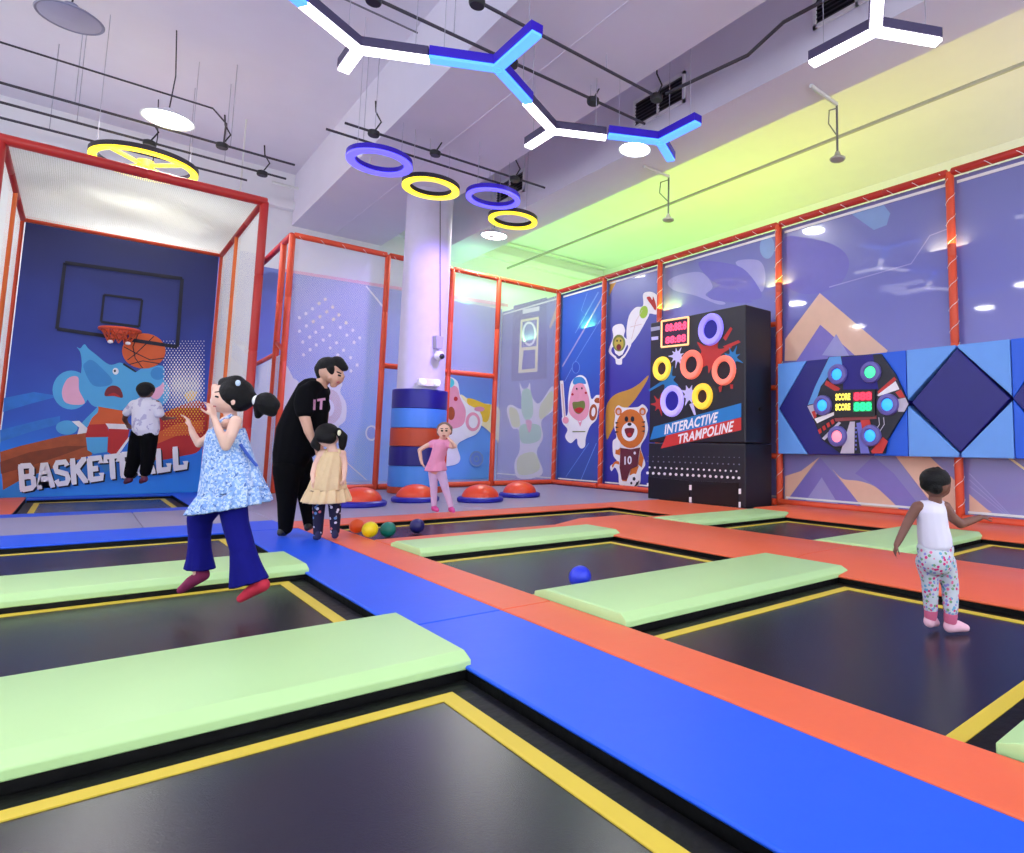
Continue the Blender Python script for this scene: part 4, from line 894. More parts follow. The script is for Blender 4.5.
B.limb((236, 421, -.09, 5.4), (231, 435, -.11, 5), (226, 446.5, -.11, 4.3), (219.5, 432, -.13, 3.7), (214, 418, -.13, 2.8)); B.hand((213.6, 417, -.13), (-.25, -1, 0), (-1, 0, 0), .105, .3, 1)
B.limb((222, 424, .08, 5), (208, 438, .1, 4.4), (199, 444, .1, 3.8), (193, 434, .08, 3.1), (191, 428, .08, 2.5)); B.hand((191, 428.5, .08), (-.35, -1, 0), (-.8, .2, -.5), .105, .3, -1)
for x0, y0, x1, y1, z in ((199, 560, 198, 578, .05), (252, 570, 262, 583, -.03)): B.limb((x0, y0, z, 6), (x1, y1, z, 4.5))
gb = B.done('body', SK1, g, .0048)
h = Body(D0); h.blob((236.5, 393.5, 0), 15.8, 15.5, 16); h.limb((225, 383.5, 0, 6.2), (236, 384, 0, 9)); h.limb((240, 400, 0, 12), (246, 398, 0, 10)); h.limb((252, 399, 0, 4.5), (258, 399.5, 0, 4)); h.done('hair', HAIR, g, .006, 5)
h = Body(D0); h.limb((258, 400, 0, 4.5), (266, 402, 0, 10), (272, 405, 0, 7.5)); h.limb((262, 404, 0, 8), (258, 416, 0, 3)); h.limb((266, 406, 0, 8.5), (272, 412, 0, 5)); o = h.done('ponytail', HAIR, g, .006, 4)
h = Body(D0); h.blob((257, 401, -.01), 4, 6, 5.5); o = h.done('hair_tie', LACE, g, .005); o['label'] = 'white scrunchie'
h = Body(D0); h.blob((238, 383, -.078), 2.6, 3.2, 1.6); o = h.done('hair_clip', mat('clip_pale', (196, 214, 240), .3), g, .003); o['label'] = 'pale hair clip'
feat('eye', g, gb, [(215.8+.4*k, 396.4+.12*k) for k in range(6)], .0052, EYEB); feat('eyebrow', g, gb, [(215.2+.6*k, 392.2-.1*k) for k in range(7)], .0032, HAIR); feat('lips', g, gb, [(213.6+.4*k, 406.3) for k in range(6)], .0042, LIP)
DR = patmat('dress_blue_print', (132, 166, 222), ((96, 128, 192), (160, 190, 232), (196, 212, 238), (84, 116, 186), (110, 146, 210)), 70, .5, kind='noise')
dr = loft([(227, 428, 15.5, 15, 0, .0), (227, 436, 18.5, 16.5, 1, .01), (228, 448, 20.5, 18, 2, .03), (230, 462, 23.5, 19, 1, .045), (232, 478, 27, 21, -1, .06), (233, 492, 30.5, 22.5, -5, .07)], D0, DR, 'dress', g, 72, folds=9)
o = loft([(233, 489, 30.0, 22.2, -5, .065), (231, 498, 34, 25, -5, .08), (229.5, 508, 38.5, 28, -6, .1)], D0, DR, 'hem_ruffle', dr, 96, folds=15)
b = MB(); b.tube([J(214, 429, D0-.06), J(222, 421, D0-.085), J(231, 415.5, D0-.06), J(236, 419, D0-.02), J(239, 430, D0+.02)], .011, DR, 8); b.tube([J(216, 430, D0+.05), J(224, 419, D0+.08), J(232, 416, D0+.06), J(238, 430, D0+.05)], .011, DR, 8); b.build('shoulder_strap', dr, smooth=True)
b = MB(); b.tube([J(240, 444, D0-.06), J(250, 458, D0-.04), J(257, 466, D0-.02)], .009, mat('sash_blue', (52, 84, 184), .7), 6); o = b.build('sash', dr, smooth=True)
TR = mat('trousers_royal', (20, 20, 118), .85, spec=.15, var=.12, vscale=12)
tr = Body(D0)
tr.limb((222, 492, 0, 15), (228, 500, 0, 15)); tr.limb((214, 500, .04, 12.5), (200, 518, .05, 11.5), (199.5, 540, .05, 9.5)); tr.limb((232, 500, -.03, 13), (236, 525, -.03, 11.5), (243, 550, -.03, 11))
tr.done('trousers', TR, g, .006, 5)
loft([(199.5, 534, 9.6, 9.6, 0, .0), (199.5, 548, 9.6, 9.6, 0, .02), (200, 558, 11, 10.5, 0, .05), (200.3, 568.5, 13.6, 12, 1, .09)], D0+.05, TR, 'trouser_leg', g, 48, folds=5)
loft([(242, 545, 11.2, 10.5, 0, .0), (244, 556, 12.2, 11, 0, .03), (247, 570, 15, 12, 0, .06), (249.5, 583.5, 18, 13, -5, .08)], D0-.03, TR, 'trouser_leg', g, 48, folds=5)
def foot(parent, d, heel, toe, r, m, name='sock', h=None, voxel=.005):
    f = Body(d); (hx, hy, hz), (tx, ty, tz) = heel, toe
    if h: f.limb((h[0], h[1], hz, r*.78), (hx, hy, hz, r))
    mx, my, mz_ = (hx+tx)/2, (hy+ty)/2, (hz+tz)/2
    f.limb((hx, hy, hz, r), (mx, my-.2*r, mz_, r*.95), (tx, ty, tz, r*.62)); return f.done(name, m, parent, voxel, 4)
SRED = mat('sock_purple_red', (128, 30, 78), .85, var=.45, vscale=14); SPK = mat('sock_red', (196, 40, 66), .85, var=.3, vscale=14)
o = foot(g, D0, (203, 575, .05), (181, 590, .05), 6.2, SRED, h=(199, 562)); o['label'] = 'purple and red sock on the trailing foot'
o = foot(g, D0, (263, 585, -.03), (241, 598.5, -.05), 6.4, SPK, h=(251, 572)); o['label'] = 'red and pink sock on the leading foot'

# --- man in black
D1 = 6.03
g = thing('person', 'man in a black T-shirt and black trousers bending over the girl in cream', 'person', onz(292, 534))
B = Body(D1)
B.blob((331, 370.5, 0), 12, 12.2, 10.5, .25); B.blob((336, 377, -.02), 7.5, 8.5, 7.6, .3); B.blob((343.3, 376.5, -.03), 1.6, 2.1, 1.5, .4); B.blob((333.5, 385, -.03), 3.6, 2.6, 3.4); B.blob((338.8, 383, -.03), 1.6, 1.2, 3); B.blob((329, 377, -.1), 1.9, 3.2, 1.2)
B.limb((325, 379, 0, 5.6), (319, 386, 0, 6.6)); B.limb((318, 390, 0, 9), (304, 415, 0, 12), (296, 445, 0, 12), (292, 462, 0, 11))
B.limb((305, 396, -.17, 6.4), (303.5, 413, -.2, 5.2), (309, 432, -.22, 4.2), (315.5, 445, -.22, 3.2)); B.hand((315.5, 445, -.22), (.35, 1, 0), (1, -.2, .2), .17, .45, -1)
B.limb((320, 395, .14, 6), (324, 414, .16, 4.8), (322, 434, .1, 4), (320, 446, .05, 3)); B.hand((320, 446, .05), (.1, 1, 0), (1, 0, -.3), .17, .45, 1)
B.limb((289, 470, -.05, 8), (287, 525, -.05, 4)); B.limb((301, 468, .1, 7), (308, 520, .1, 3.5))
gb = B.done('body', SK2, g, .009)
h = Body(D1); h.blob((330, 366.5, .01), 12.6, 9.6, 11.6, .25); h.limb((322.5, 369, .0, 7.6), (322.5, 376, 0, 5.6)); h.limb((326, 370, -.05, 4.6), (323.5, 375, -.05, 3)); h.limb((326, 370, .05, 4.6), (323.5, 375, .05, 3)); h.limb((337, 363.5, 0, 7.6), (345, 368, 0, 3.4)); h.limb((331, 369, -.07, 4.2), (332, 373, -.085, 2)); h.done('hair', HAIR, g, .009, 3)
feat('eye', g, gb, [(338.6+.4*k, 375.2+.15*k) for k in range(5)], .0085, EYEB); feat('eyebrow', g, gb, [(337.2+.6*k, 371.9+.25*k) for k in range(7)], .0065, HAIR); feat('lips', g, gb, [(337.4+.35*k, 382.4-.1*k) for k in range(5)], .008, LIP)
TS = mat('tshirt_black', (7, 7, 12), .9, spec=.12, var=.15, vscale=14); TP = mat('trousers_black', (6, 6, 10), .9, spec=.12, var=.15, vscale=14)
c = Body(D1)
c.limb((317, 389, 0, 9.5), (312, 393, 0, 15.5), (305, 412, 0, 18.5), (297, 432, 0, 19), (292, 456, 0, 17.5)); c.limb((313, 388, -.1, 8), (322, 392, .1, 8)); c.limb((307, 394, -.13, 10), (304, 404, -.17, 9.2), (304.5, 411, -.19, 8.2)); c.limb((318, 395, .12, 9), (322, 408, .14, 8)); c.limb((322, 395, 0, 7), (318, 425, 0, 9), (308, 448, 0, 10))
ts = c.done('t_shirt', TS, g, .01, 5)
pc = Body(D1); pc.limb((291, 455, 0, 16.5), (290, 470, 0, 15.5)); pc.limb((294, 455, .03, 15), (300, 468, .08, 13)); pc.limb((287, 468, -.06, 13), (287, 500, -.06, 9), (285.5, 528, -.06, 6.6)); pc.limb((300, 465, .1, 12), (306, 495, .1, 8), (309.5, 524, .1, 5.6)); pc.done('trousers', TP, g, .01, 4)
pm2 = mat('print_pink', (206, 150, 190), .8)
b = MB()
def inkline(x0, y0, x1, y1, w):
    n = 10; a_ = []
    for k in range(n+1):
        x, y = x0+(x1-x0)*k/n, y0+(y1-y0)*k/n; dx, dy = x1-x0, y1-y0; q = math.hypot(dx, dy)
        a_.append([onto(ts, x-dy/q*w/2, y+dx/q*w/2, .014), onto(ts, x+dy/q*w/2, y-dx/q*w/2, .014)])
    for u, v in zip(a_, a_[1:]):
        if None not in u and None not in v: b.poly([u[0], u[1], v[1], v[0]], pm2)
inkline(314.6, 399.6, 314.2, 410, 2.4); inkline(317.2, 400.2, 325.4, 399, 2.4); inkline(321.4, 400.6, 320.8, 409.6, 2.4)
b.build('shirt_print', ts)
foot(g, D1, (284, 531.5, -.06), (280, 533.2, -.12), 4.6, BLACKP, 'shoe', h=(285.5, 526), voxel=.009); foot(g, D1, (309.5, 526, .1), (307, 528.5, .03), 4.2, BLACKP, 'shoe', h=(309.5, 521), voxel=.009)

# --- toddler girl in the cream dress, back view
D2 = 5.79
g = thing('person', 'little girl with pigtails in a cream dress and patterned leggings, seen from behind', 'person', onz(326, 538))
B = Body(D2)
B.blob((328, 436, 0), 10, 11, 10.5); B.limb((331, 444, 0, 4.4), (332.5, 450, 0, 4.6)); B.limb((323, 454, 0, 5), (341, 454, 0, 5)); B.limb((332, 457, 0, 6), (330, 480, 0, 8), (328, 495, 0, 8))
B.limb((321.5, 454, 0, 3.8), (316, 464, -.02, 3.2), (313, 474, -.06, 2.7), (313.5, 481, -.1, 2.1)); B.hand((313.5, 480.5, -.1), (.1, 1, 0), (1, 0, -.2), .1, .4, 1)
B.limb((342, 454, 0, 3.6), (344.5, 463, 0, 3), (344.5, 472, -.03, 2.5), (344, 478, -.06, 2)); B.hand((344, 477.5, -.06), (0, 1, 0), (-1, 0, -.2), .1, .4, -1)
B.blob((317.6, 437, -.0), 1.4, 2.4, 1.5); B.blob((338.4, 436, 0), 1.4, 2.4, 1.5)
B.limb((318, 500, 0, 5.5), (318, 533, 0, 3.6)); B.limb((335, 500, 0, 5.5), (335, 532, 0, 3.6)); B.done('body', SK1, g, .006)
h = Body(D2); h.blob((327, 433.5, .0), 11.2, 10.6, 11.6); h.limb((322, 436, -.05, 7), (330, 438, -.06, 6)); h.done('hair', HAIRB if 0 else HAIR, g, .007, 4)
h = Body(D2); h.limb((318, 438, -.02, 4), (315.5, 444, -.04, 4.6), (318, 449, -.05, 2.2)); h.done('pigtail', HAIR, g, .006, 3); h = Body(D2); h.limb((338, 431, 0, 3.5), (343, 437, 0, 4.4), (342.5, 445, 0, 3.6), (342, 451, 0, 1.5)); h.done('pigtail', HAIR, g, .006, 3)
h = Body(D2); h.blob((339.4, 433, -.03), 1.8, 3.2, 2.2); o = h.done('hair_tie', mat('tie_cream', (236, 232, 196), .7), g, .005); o['label'] = 'pale hair tie'
CRM = mat('dress_cream', (222, 192, 150), .85, var=.08, vscale=30)
dr = loft([(333.5, 451, 8.5, 7.5, 0, .0), (333, 455, 10.5, 8.5, 0, .03), (331.5, 465, 12.5, 10, 0, .06), (329, 478, 15.5, 12, 0, .07), (327.5, 490, 18.5, 14, 0, .08)], D2, CRM, 'dress', g, 64, folds=9)
loft([(327.5, 487.5, 17.9, 13.6, 0, .075), (327.2, 495, 21, 16, 0, .09), (327, 501.5, 23, 17.5, 0, .1)], D2, CRM, 'hem_ruffle', dr, 80, folds=13)
b = MB(); b.tube([J(326, 453, D2-.07), J(327, 449.5, D2-.02), J(327, 450, D2+.04)], .012, CRM, 6); b.tube([J(340, 453, D2-.07), J(339, 449.5, D2-.02), J(338, 450, D2+.04)], .012, CRM, 6); b.build('shoulder_strap', dr, smooth=True)
LG = patmat('leggings_print', (34, 32, 58), ((214, 206, 222), (232, 224, 236), (216, 110, 120), (96, 134, 186)), 22, .3)
lg_ = Body(D2); lg_.limb((321, 492, 0, 8), (333, 492, 0, 8)); lg_.limb((319, 498, 0, 6.6), (318.5, 515, 0, 5.4), (318, 533, 0, 4.4)); lg_.limb((334.5, 498, 0, 6.6), (335, 515, 0, 5.4), (335, 531, 0, 4.4)); lg_.done('leggings', LG, g, .006, 3)
SH = mat('sock_navy', (34, 32, 72), .8, var=.3); foot(g, D2, (318, 536.5, -.02), (315, 537.8, .06), 3.2, SH, h=(318, 532), voxel=.006); foot(g, D2, (335, 535.5, -.02), (336, 536, .08), 3.2, SH, h=(335, 531), voxel=.006)

# --- girl in pink on the platform
D3 = 8.13
g = thing('person', 'girl in a pink short-sleeved leotard and lilac tights standing before the column', 'person', onz(443, 512))
B = Body(D3)
B.blob((444.3, 431, 0), 6.3, 7.4, 7); B.blob((444, 434.5, -.03), 4.6, 4.4, 4.4); B.blob((443.8, 433, -.115), .9, 1.2, 1); B.limb((443, 437, 0, 2.9), (441, 441, 0, 3)); B.limb((434.5, 443, 0, 3.4), (446, 442.5, 0, 3.4)); B.limb((440.5, 446, 0, 6.6), (437, 458, 0, 6.4), (435.5, 468, 0, 7)); B.blob((437.8, 432, 0), .9, 1.7, 1); B.blob((450.6, 431.5, 0), .9, 1.7, 1)
B.limb((433.5, 443, 0, 2.7), (426, 446, -.02, 2.3), (419.5, 450, -.02, 2), (420.8, 459, -.04, 1.7), (422, 463.5, -.05, 1.4)); B.hand((422, 463, -.05), (.5, 1, 0), (1, 0, .3), .105, .3, 1)
B.limb((447, 442.5, 0, 2.7), (452, 446.5, -.06, 2.3), (455, 446.5, -.1, 2), (451.5, 441.5, -.14, 1.7), (450, 440, -.14, 1.4)); B.hand((450, 440.5, -.14), (-.6, -1, 0), (-1, .3, .2), .1, .7, -1)
B.limb((433, 470, 0, 4.4), (434, 488, 0, 3.2), (434, 506, 0, 2.2)); B.limb((440, 470, 0, 4.4), (445.5, 489, 0, 3.2), (451, 507, 0, 2.2)); gb = B.done('body', SK1, g, .0085)
h = Body(D3); h.blob((444.3, 428.2, .04), 7, 6.4, 7.4); h.limb((439.5, 429, .03, 3), (439, 434, .04, 2)); h.limb((449.5, 428, .03, 3), (450.2, 433, .04, 2)); h.done('hair', HAIRB, g, .008, 3)
feat('eye', g, gb, [(441.6, 430.8), (442.4, 430.8)], .011, EYEB); feat('eye', g, gb, [(446, 430.8), (446.8, 430.8)], .011, EYEB); feat('eyebrow', g, gb, [(441+.6*k, 428.6) for k in range(4)], .007, HAIRB); feat('eyebrow', g, gb, [(445.6+.6*k, 428.6) for k in range(4)], .007, HAIRB); feat('lips', g, gb, [(443+.6*k, 435.8) for k in range(4)], .009, LIP)
PK = mat('leotard_pink', (232, 150, 190), .8, var=.06, vscale=20)
c = Body(D3); c.limb((435, 443.5, 0, 4), (446, 443, 0, 4)); c.limb((441, 446, 0, 7.4), (437.5, 457, 0, 7.2), (435.5, 466, 0, 8.2)); c.limb((434, 443, 0, 3.6), (430.5, 444.6, 0, 3.3)); c.limb((447, 443, 0, 3.6), (449.5, 445.2, -.03, 3.2)); lt = c.done('leotard', PK, g, .008, 4)
loft([(436.5, 461, 8.2, 7, 0, .0), (436, 466, 9.8, 8, 0, .03), (435.6, 470.5, 11, 9, 0, .06)], D3, PK, 'skirt', lt, 40, folds=7)
TI = mat('tights_lilac', (206, 178, 222), .7, var=.05); c = Body(D3); c.limb((433, 468, 0, 5.2), (433.8, 488, 0, 3.7), (434, 505, 0, 2.8)); c.limb((440, 468, 0, 5.2), (445.5, 489, 0, 3.7), (451, 506, 0, 2.8)); c.limb((434, 467, 0, 6), (438, 467, 0, 6)); c.done('tights', TI, g, .008, 3)
SP = mat('shoe_magenta', (206, 70, 150), .6); foot(g, D3, (434, 508.5, 0), (437.5, 510.5, -.08), 2.8, SP, 'shoe', h=(434, 504), voxel=.008); foot(g, D3, (451, 509.5, 0), (453.5, 511.2, -.08), 2.8, SP, 'shoe', h=(451, 505), voxel=.008)

# --- boy in the basketball bay, back view
D4 = 8.5
g = thing('person', 'boy in a white patterned shirt and black trousers, mid-jump before the basketball mural', 'person', J(135, 484, D4))
B = Body(D4)
B.blob((145.5, 391, 0), 6.6, 7.4, 7); B.limb((145, 397, 0, 3), (145, 402, 0, 3.2)); B.limb((134, 404, 0, 4), (156, 404, 0, 4)); B.limb((145, 408, 0, 6), (144, 430, 0, 6)); B.blob((139, 392.5, 0), .9, 1.7, 1); B.blob((152, 392.5, 0), .9, 1.7, 1)
B.limb((134, 405, 0, 3.4), (127, 412, .0, 2.7), (124.5, 419, .1, 2.3), (127, 424, .2, 1.7)); B.hand((127, 423.5, .2), (.5, 1, .3), (1, 0, 0), .13, .4, 1)
B.limb((156, 405, 0, 3.4), (160, 413, .0, 2.7), (164, 418.5, .1, 2.3), (169, 418, .15, 1.7)); B.hand((168.5, 418, .15), (1, .1, .2), (0, -1, 0), .13, .3, -1)
B.limb((138, 440, 0, 6), (129, 478, 0, 2.6)); B.limb((149, 440, 0, 6), (144, 478, 0, 2.6)); B.done('body', SK3, g, .009)
h = Body(D4); h.blob((145.6, 389, .0), 7.6, 7.2, 8); h.blob((144, 391, -.05), 6, 6, 5); h.done('hair', HAIR, g, .009, 3)
ST = patmat('shirt_print', (214, 210, 222), ((150, 144, 176), (178, 172, 200), (128, 122, 158)), 12, .42, kind='noise')
c = Body(D4); c.limb((135.5, 404.5, 0, 5), (154.5, 404.5, 0, 5)); c.limb((145, 408, 0, 11.5), (145.5, 420, 0, 12), (146, 427, 0, 12.2), flat=.85); c.limb((134.5, 405, 0, 5), (127.5, 412.5, 0, 4.2)); c.limb((155.5, 405, 0, 5), (159.5, 413.5, 0, 4.2)); c.limb((139, 430, 0, 5), (153, 432, 0, 5)); c.done('shirt', ST, g, .01, 3)
c = Body(D4); c.limb((140, 434, 0, 8), (149, 434, 0, 8)); c.limb((138.5, 438, 0, 7.6), (134.5, 458, 0, 6.4), (130, 473.5, 0, 5)); c.limb((149, 438, 0, 7.6), (148, 458, 0, 6), (145.5, 472, 0, 4.8)); c.done('trousers', TP, g, .01, 4)
SO = mat('shoe_dark_red', (92, 26, 60), .6, var=.4); foot(g, D4, (129.5, 480, 0), (125.5, 482.5, .06), 3, SO, 'shoe', h=(129.5, 476), voxel=.009); foot(g, D4, (144.5, 479.5, 0), (141, 482, .06), 3, SO, 'shoe', h=(144.5, 475), voxel=.009)

# --- toddler in the white vest, back view
D5 = 3.34
g = thing('person', 'toddler in a white vest, flowered leggings and pink socks on the right-hand trampoline', 'person', onz(946, 630, ZM))
B = Body(D5)
B.blob((936, 483.5, 0), 13.6, 13.4, 14); B.limb((936, 492, 0, 6), (935, 501, 0, 6.4)); B.limb((919, 507, 0, 6), (943, 507, 0, 6)); B.limb((931, 511, 0, 8), (933, 530, 0, 10), (935, 548, 0, 10)); B.blob((949, 485.5, -.01), 1.8, 4, 2); B.limb((943, 489, .05, 7), (941, 494, .05, 4))
B.limb((917, 507, 0, 5.6), (910, 518, 0, 5), (904, 530, -.01, 4.3), (899, 540, -.03, 3.6), (896.5, 545, -.04, 3)); B.hand((896.8, 544, -.04), (-.25, 1, 0), (1, 0, -.2), .085, .3, 1)
B.limb((945, 507, 0, 5.8), (952, 517, 0, 5.2), (960.5, 524, .0, 4.6), (971, 520.5, .03, 4), (980, 517.5, .05, 3.1)); B.hand((979.5, 517.5, .05), (1, -.05, .1), (0, 1, 0), .085, .25, -1)
B.limb((927, 560, 0, 7), (930, 590, 0, 5), (930.5, 616, 0, 4)); B.limb((944, 560, 0, 7), (951, 590, 0, 5), (950, 618, -.03, 4)); B.done('body', SK3, g, .0052)
h = Body(D5); h.blob((935, 479.5, .0), 14.8, 12, 15); h.limb((927, 484, 0, 7), (936, 487, -.04, 7.5), (943, 485, 0, 6))
rr = random.Random(4)
for i in range(34): a = rr.random()*2*PI; q = rr.random(); h.blob((935+14*q*math.cos(a), 479-9.5*abs(math.sin(a))*q-1.5, -.05*(1-q)), 2.6, 2.6, 2.6)
h.done('hair', HAIR, g, .005, 2)
VW = mat('vest_white', (214, 208, 228), .85, var=.02)
c = Body(D5); c.limb((923, 505, 0, 5), (923, 512, 0, 7)); c.limb((941, 505, 0, 5), (940, 512, 0, 7)); c.limb((924, 508, 0, 7), (940, 508, 0, 7)); c.limb((931.5, 514, 0, 14.5), (933, 530, 0, 15.5), (935, 541, 0, 16.6), flat=.9); c.limb((925, 543, 0, 6.5), (946, 543, 0, 6.5)); c.done('vest', VW, g, .006, 4)
FL = patmat('leggings_flowered', (186, 190, 202), ((198, 50, 118), (110, 150, 112), (140, 130, 200), (210, 104, 146), (100, 156, 190)), 52, .42)
c = Body(D5); c.limb((927, 549, 0, 10), (943, 549, 0, 10.5)); c.blob((935, 560, -.02), 17, 16, 15); c.limb((926.5, 562, 0, 10.8), (930, 580, 0, 8.6), (930.8, 608, 0, 6.8)); c.limb((944.5, 562, 0, 11), (950, 585, 0, 8.6), (950.8, 610, -.03, 7)); c.done('leggings', FL, g, .006, 4)
S1 = mat('sock_pink', (226, 176, 196), .85, var=.05); S2 = mat('sock_cuff_pink', (196, 92, 128), .85)
for heel, toe, h_, cu in (((929.5, 621.5, 0), (936, 623, .06), (930.8, 612), (930.8, 613.5)), ((949.5, 626.5, -.03), (966, 628, -.02), (950.8, 615), (950.6, 617.5))):
    s_ = foot(g, D5, heel, toe, 5.9, S1, h=h_); cz = Body(D5); cz.limb((cu[0], cu[1]-3, heel[2], 6.6), (cu[0]-.3, cu[1]+3, heel[2], 6.1)); o = cz.done('sock_cuff', S2, s_, .005, 2); o['label'] = 'darker pink sock cuff'
PANEL, WASH = 22, 50

# ------------------------------------------------------------------ lamps, conduits and pipes under the ceiling
PALE = mat('cable_pale', (176, 172, 188), .5)
LW = mat('led_white', (255, 252, 255), .4, emit=5.0, var=0); LB = mat('led_blue', (70, 130, 255), .4, emit=2.4, var=0)
HD = mat('lamp_housing_dark', (70, 62, 96), .5); HB = mat('lamp_housing_led_tint', (48, 10, 196), .45)  # blue housing has the LEDs' blue light put into its colour
def linear(hub, arms, col, label):
    t = thing('linear_lamp', label, 'ceiling lamp', (hub[0], hub[1], hub[2]))
    hw = .055; hm = HB if col is LB else HD
    h = Vector(hub)
    for m, z0, z1, nm, w in ((hm, .0, .1, 'housing', hw+.012), (col, -.035, .0, 'diffuser', hw)):
        b = MB()
        for i, (dx, dy, L_) in enumerate(arms):
            d = Vector((dx, dy, 0)).normalized(); s_ = Vector((-d.y, d.x, 0))
            p0 = h+d*(w*.5); p1 = h+d*L_
            b.prism([p0+s_*w+Vector((0, 0, z0)), p0-s_*w+Vector((0, 0, z0)), p1-s_*w+Vector((0, 0, z0)), p1+s_*w+Vector((0, 0, z0))], (0, 0, z1-z0), m)
        b.lathe(h, [(0, z0), (w, z0), (w, z1), (0, z1)], m, 12)
        b.build(nm, t)
    for dx, dy, L_ in arms:
        d = Vector((dx, dy, 0)).normalized(); p = h+d*(L_*.8)+Vector((0, 0, .1)); b = MB(); b.tube([p, Vector((p.x, p.y, 5.8 if (3.22 < p.x < 5.2 or p.x > 6.4) else 7.0))], .004, PALE, 5); b.build('suspension_cable', t)
ZL = 5.0; c3, s3 = .866, .5
linear((.64, 5.92, ZL), ((c3, s3, .698), (-c3, s3, .698), (0, -1, .7)), LB, 'blue three-armed ceiling lamp, only its tip showing at the top edge')
linear((1.85, 6.62, ZL), ((-c3, -s3, .698), (c3, -s3, .698), (0, 1, .5)), LW, 'white three-armed ceiling lamp, leftmost of the connected chain')
linear((3.06, 5.9, ZL), ((-c3, s3, .698), (c3, s3, .698), (0, -1, .8)), LB, 'blue three-armed ceiling lamp between the two white ones')
linear((4.26, 6.62, ZL), ((-c3, -s3, .698), (c3, -s3, .698), (0, 1, .6)), LW, 'white three-armed ceiling lamp between the two blue ones')
linear((5.46, 5.86, ZL), ((-c3, s3, .698), (c3, s3, .55), (0, -1, .7)), LB, 'blue three-armed ceiling lamp at the right end of the connected chain')
linear((5.45, 2.78, ZL), ((-c3, -s3, .698), (c3, -s3, .698), (0, 1, .72)), LW, 'white three-armed ceiling lamp hanging alone at the upper right')
LY = mat('led_yellow_ring', (255, 226, 40), .4, emit=1.5, var=0); LV = mat('led_violet_ring', (92, 84, 255), .4, emit=1.9, var=0)
def ring(c, R, w, col, label, spokes=False):
    t = thing('ring_lamp', label, 'ceiling lamp', c); c = Vector(c)
    hm = HB if col is LV else mat('ring_housing_dark', (34, 26, 40), .5)
    b = MB(); b.lathe(c, [(R, 0), (R, .07), (R-w, .07), (R-w, 0)], hm, 56, closed=True); b.build('housing', t, smooth=True)
    b = MB(); b.lathe(c, [(R-.004, -.001), (R-.004, -.03), (R-w+.004, -.03), (R-w+.004, -.001)], col, 56, closed=True); b.build('diffuser', t, smooth=True)
    if spokes:
        for k in range(4):
            a = PI/4+k*PI/2; d = Vector((math.cos(a), math.sin(a), 0)); s_ = Vector((-d.y, d.x, 0))
            b = MB(); b.prism([c+d*.1+s_*.03, c+d*.1-s_*.03, c+d*(R-w-.004)-s_*.03, c+d*(R-w-.004)+s_*.03], (0, 0, -.03), col); b.build('spoke', t)
        b = MB(); b.lathe(c, [(0, -.04), (.1, -.04), (.1, .06), (0, .06)], col, 24); b.build('hub', t)
    for k in range(2):
        a = PI*k+.4; p = c+Vector((math.cos(a)*(R-w/2), math.sin(a)*(R-w/2), .07)); b = MB(); b.tube([p, (p.x, p.y, 5.8 if 3.22 < p.x < 5.2 else 7.0)], .004, PALE, 5); b.build('suspension_cable', t)
ring((2.95, 9.17, 5.0), .45, .12, LV, 'violet-blue ring lamp, leftmost of the row of four')
ring((3.88, 9.54, 5.0), .44, .12, LY, 'yellow ring lamp above the column, second in the row of four')
ring((4.8, 9.2, 5.0), .44, .09, LV, 'violet-blue ring lamp, third in the row of four')
ring((5.56, 9.87, 5.0), .44, .1, LY, 'yellow ring lamp, rightmost and farthest of the row of four')
ring((.43, 11.77, 5.0), .65, .1, LY, 'large yellow ring lamp with spokes above the basketball bay', True)
def pendant(c, R, lit, label, top=7.0, power=0):
    t = thing('pendant_lamp', label, 'ceiling lamp', c); c = Vector(c)
    b = MB(); b.lathe(c, [(0, .16), (.06, .16), (.08, .1), (R*.75, .05), (R, 0), (R*.97, -.012), (R*.7, .03), (0, .05)], mat('pendant_shade_white', (214, 216, 226), .4) if lit else mat('pendant_shade_grey', (150, 148, 172), .5), 36); b.build('shade', t, smooth=True)
    b = MB(); b.lathe(c, [(0, -.04), (R*.5, -.03), (R*.9, -.005), (R*.9, .02)], led('pendant_glow', (246, 255, 250), 6.0) if lit else mat('pendant_lens_off', (176, 172, 196), .4), 36); b.build('lens', t, smooth=True)
    b = MB(); b.tube([c+Vector((0, 0, .15)), (c.x+.04, c.y, (c.z+top)/2), (c.x, c.y, top)], .009, DARKST, 5); b.build('cable', t)
    if lit:
        l = bpy.data.lights.new('pendant_light', 'AREA'); l.shape = 'DISK'; l.energy = power or 70; l.color = (1, .985, .97); l.size = R*1.7; o = bpy.data.objects.new('pendant_light', l); COL.objects.link(o); o.location = c+Vector((0, 0, -.05))
pendant((.62, 11.3, 5.6), .33, True, 'lit white disc pendant above the basketball bay roof')
pendant((-.43, 9.28, 5.6), .3, False, 'unlit grey disc pendant at the top left of the photo')
pendant((6.1, 7.12, 5.55), .26, True, 'small lit round pendant just below the blue lamp arm', 5.8, power=60)
pendant((6.5, 12.35, 5.55), .3, True, 'lit disc pendant seen through the farthest yellow ring', 7.0, power=110)
pendant((.6, 13.9, 5.6), .3, True, 'lit disc pendant behind the large yellow ring lamp', 7.0, power=110)
for i, (x, y) in enumerate(((-4.5, 12), (-4.5, 7.5), (-4.5, 2), (-1, -2.5), (3.5, -2.5), (-1, 2.2), (-2.2, 5.6), (8.3, -3))):
    pendant((x, y, 5.7), .33, True, power=45, label= ('lit disc pendant in the back left part of the hall', 'lit disc pendant left of the trampolines', 'lit disc pendant near the left windows', 'lit disc pendant behind the photographer, left one', 'lit disc pendant behind the photographer, right one', 'lit disc pendant high above the photographer', 'lit disc pendant above the leftmost trampolines', 'lit disc pendant in the front right part of the hall')[i])
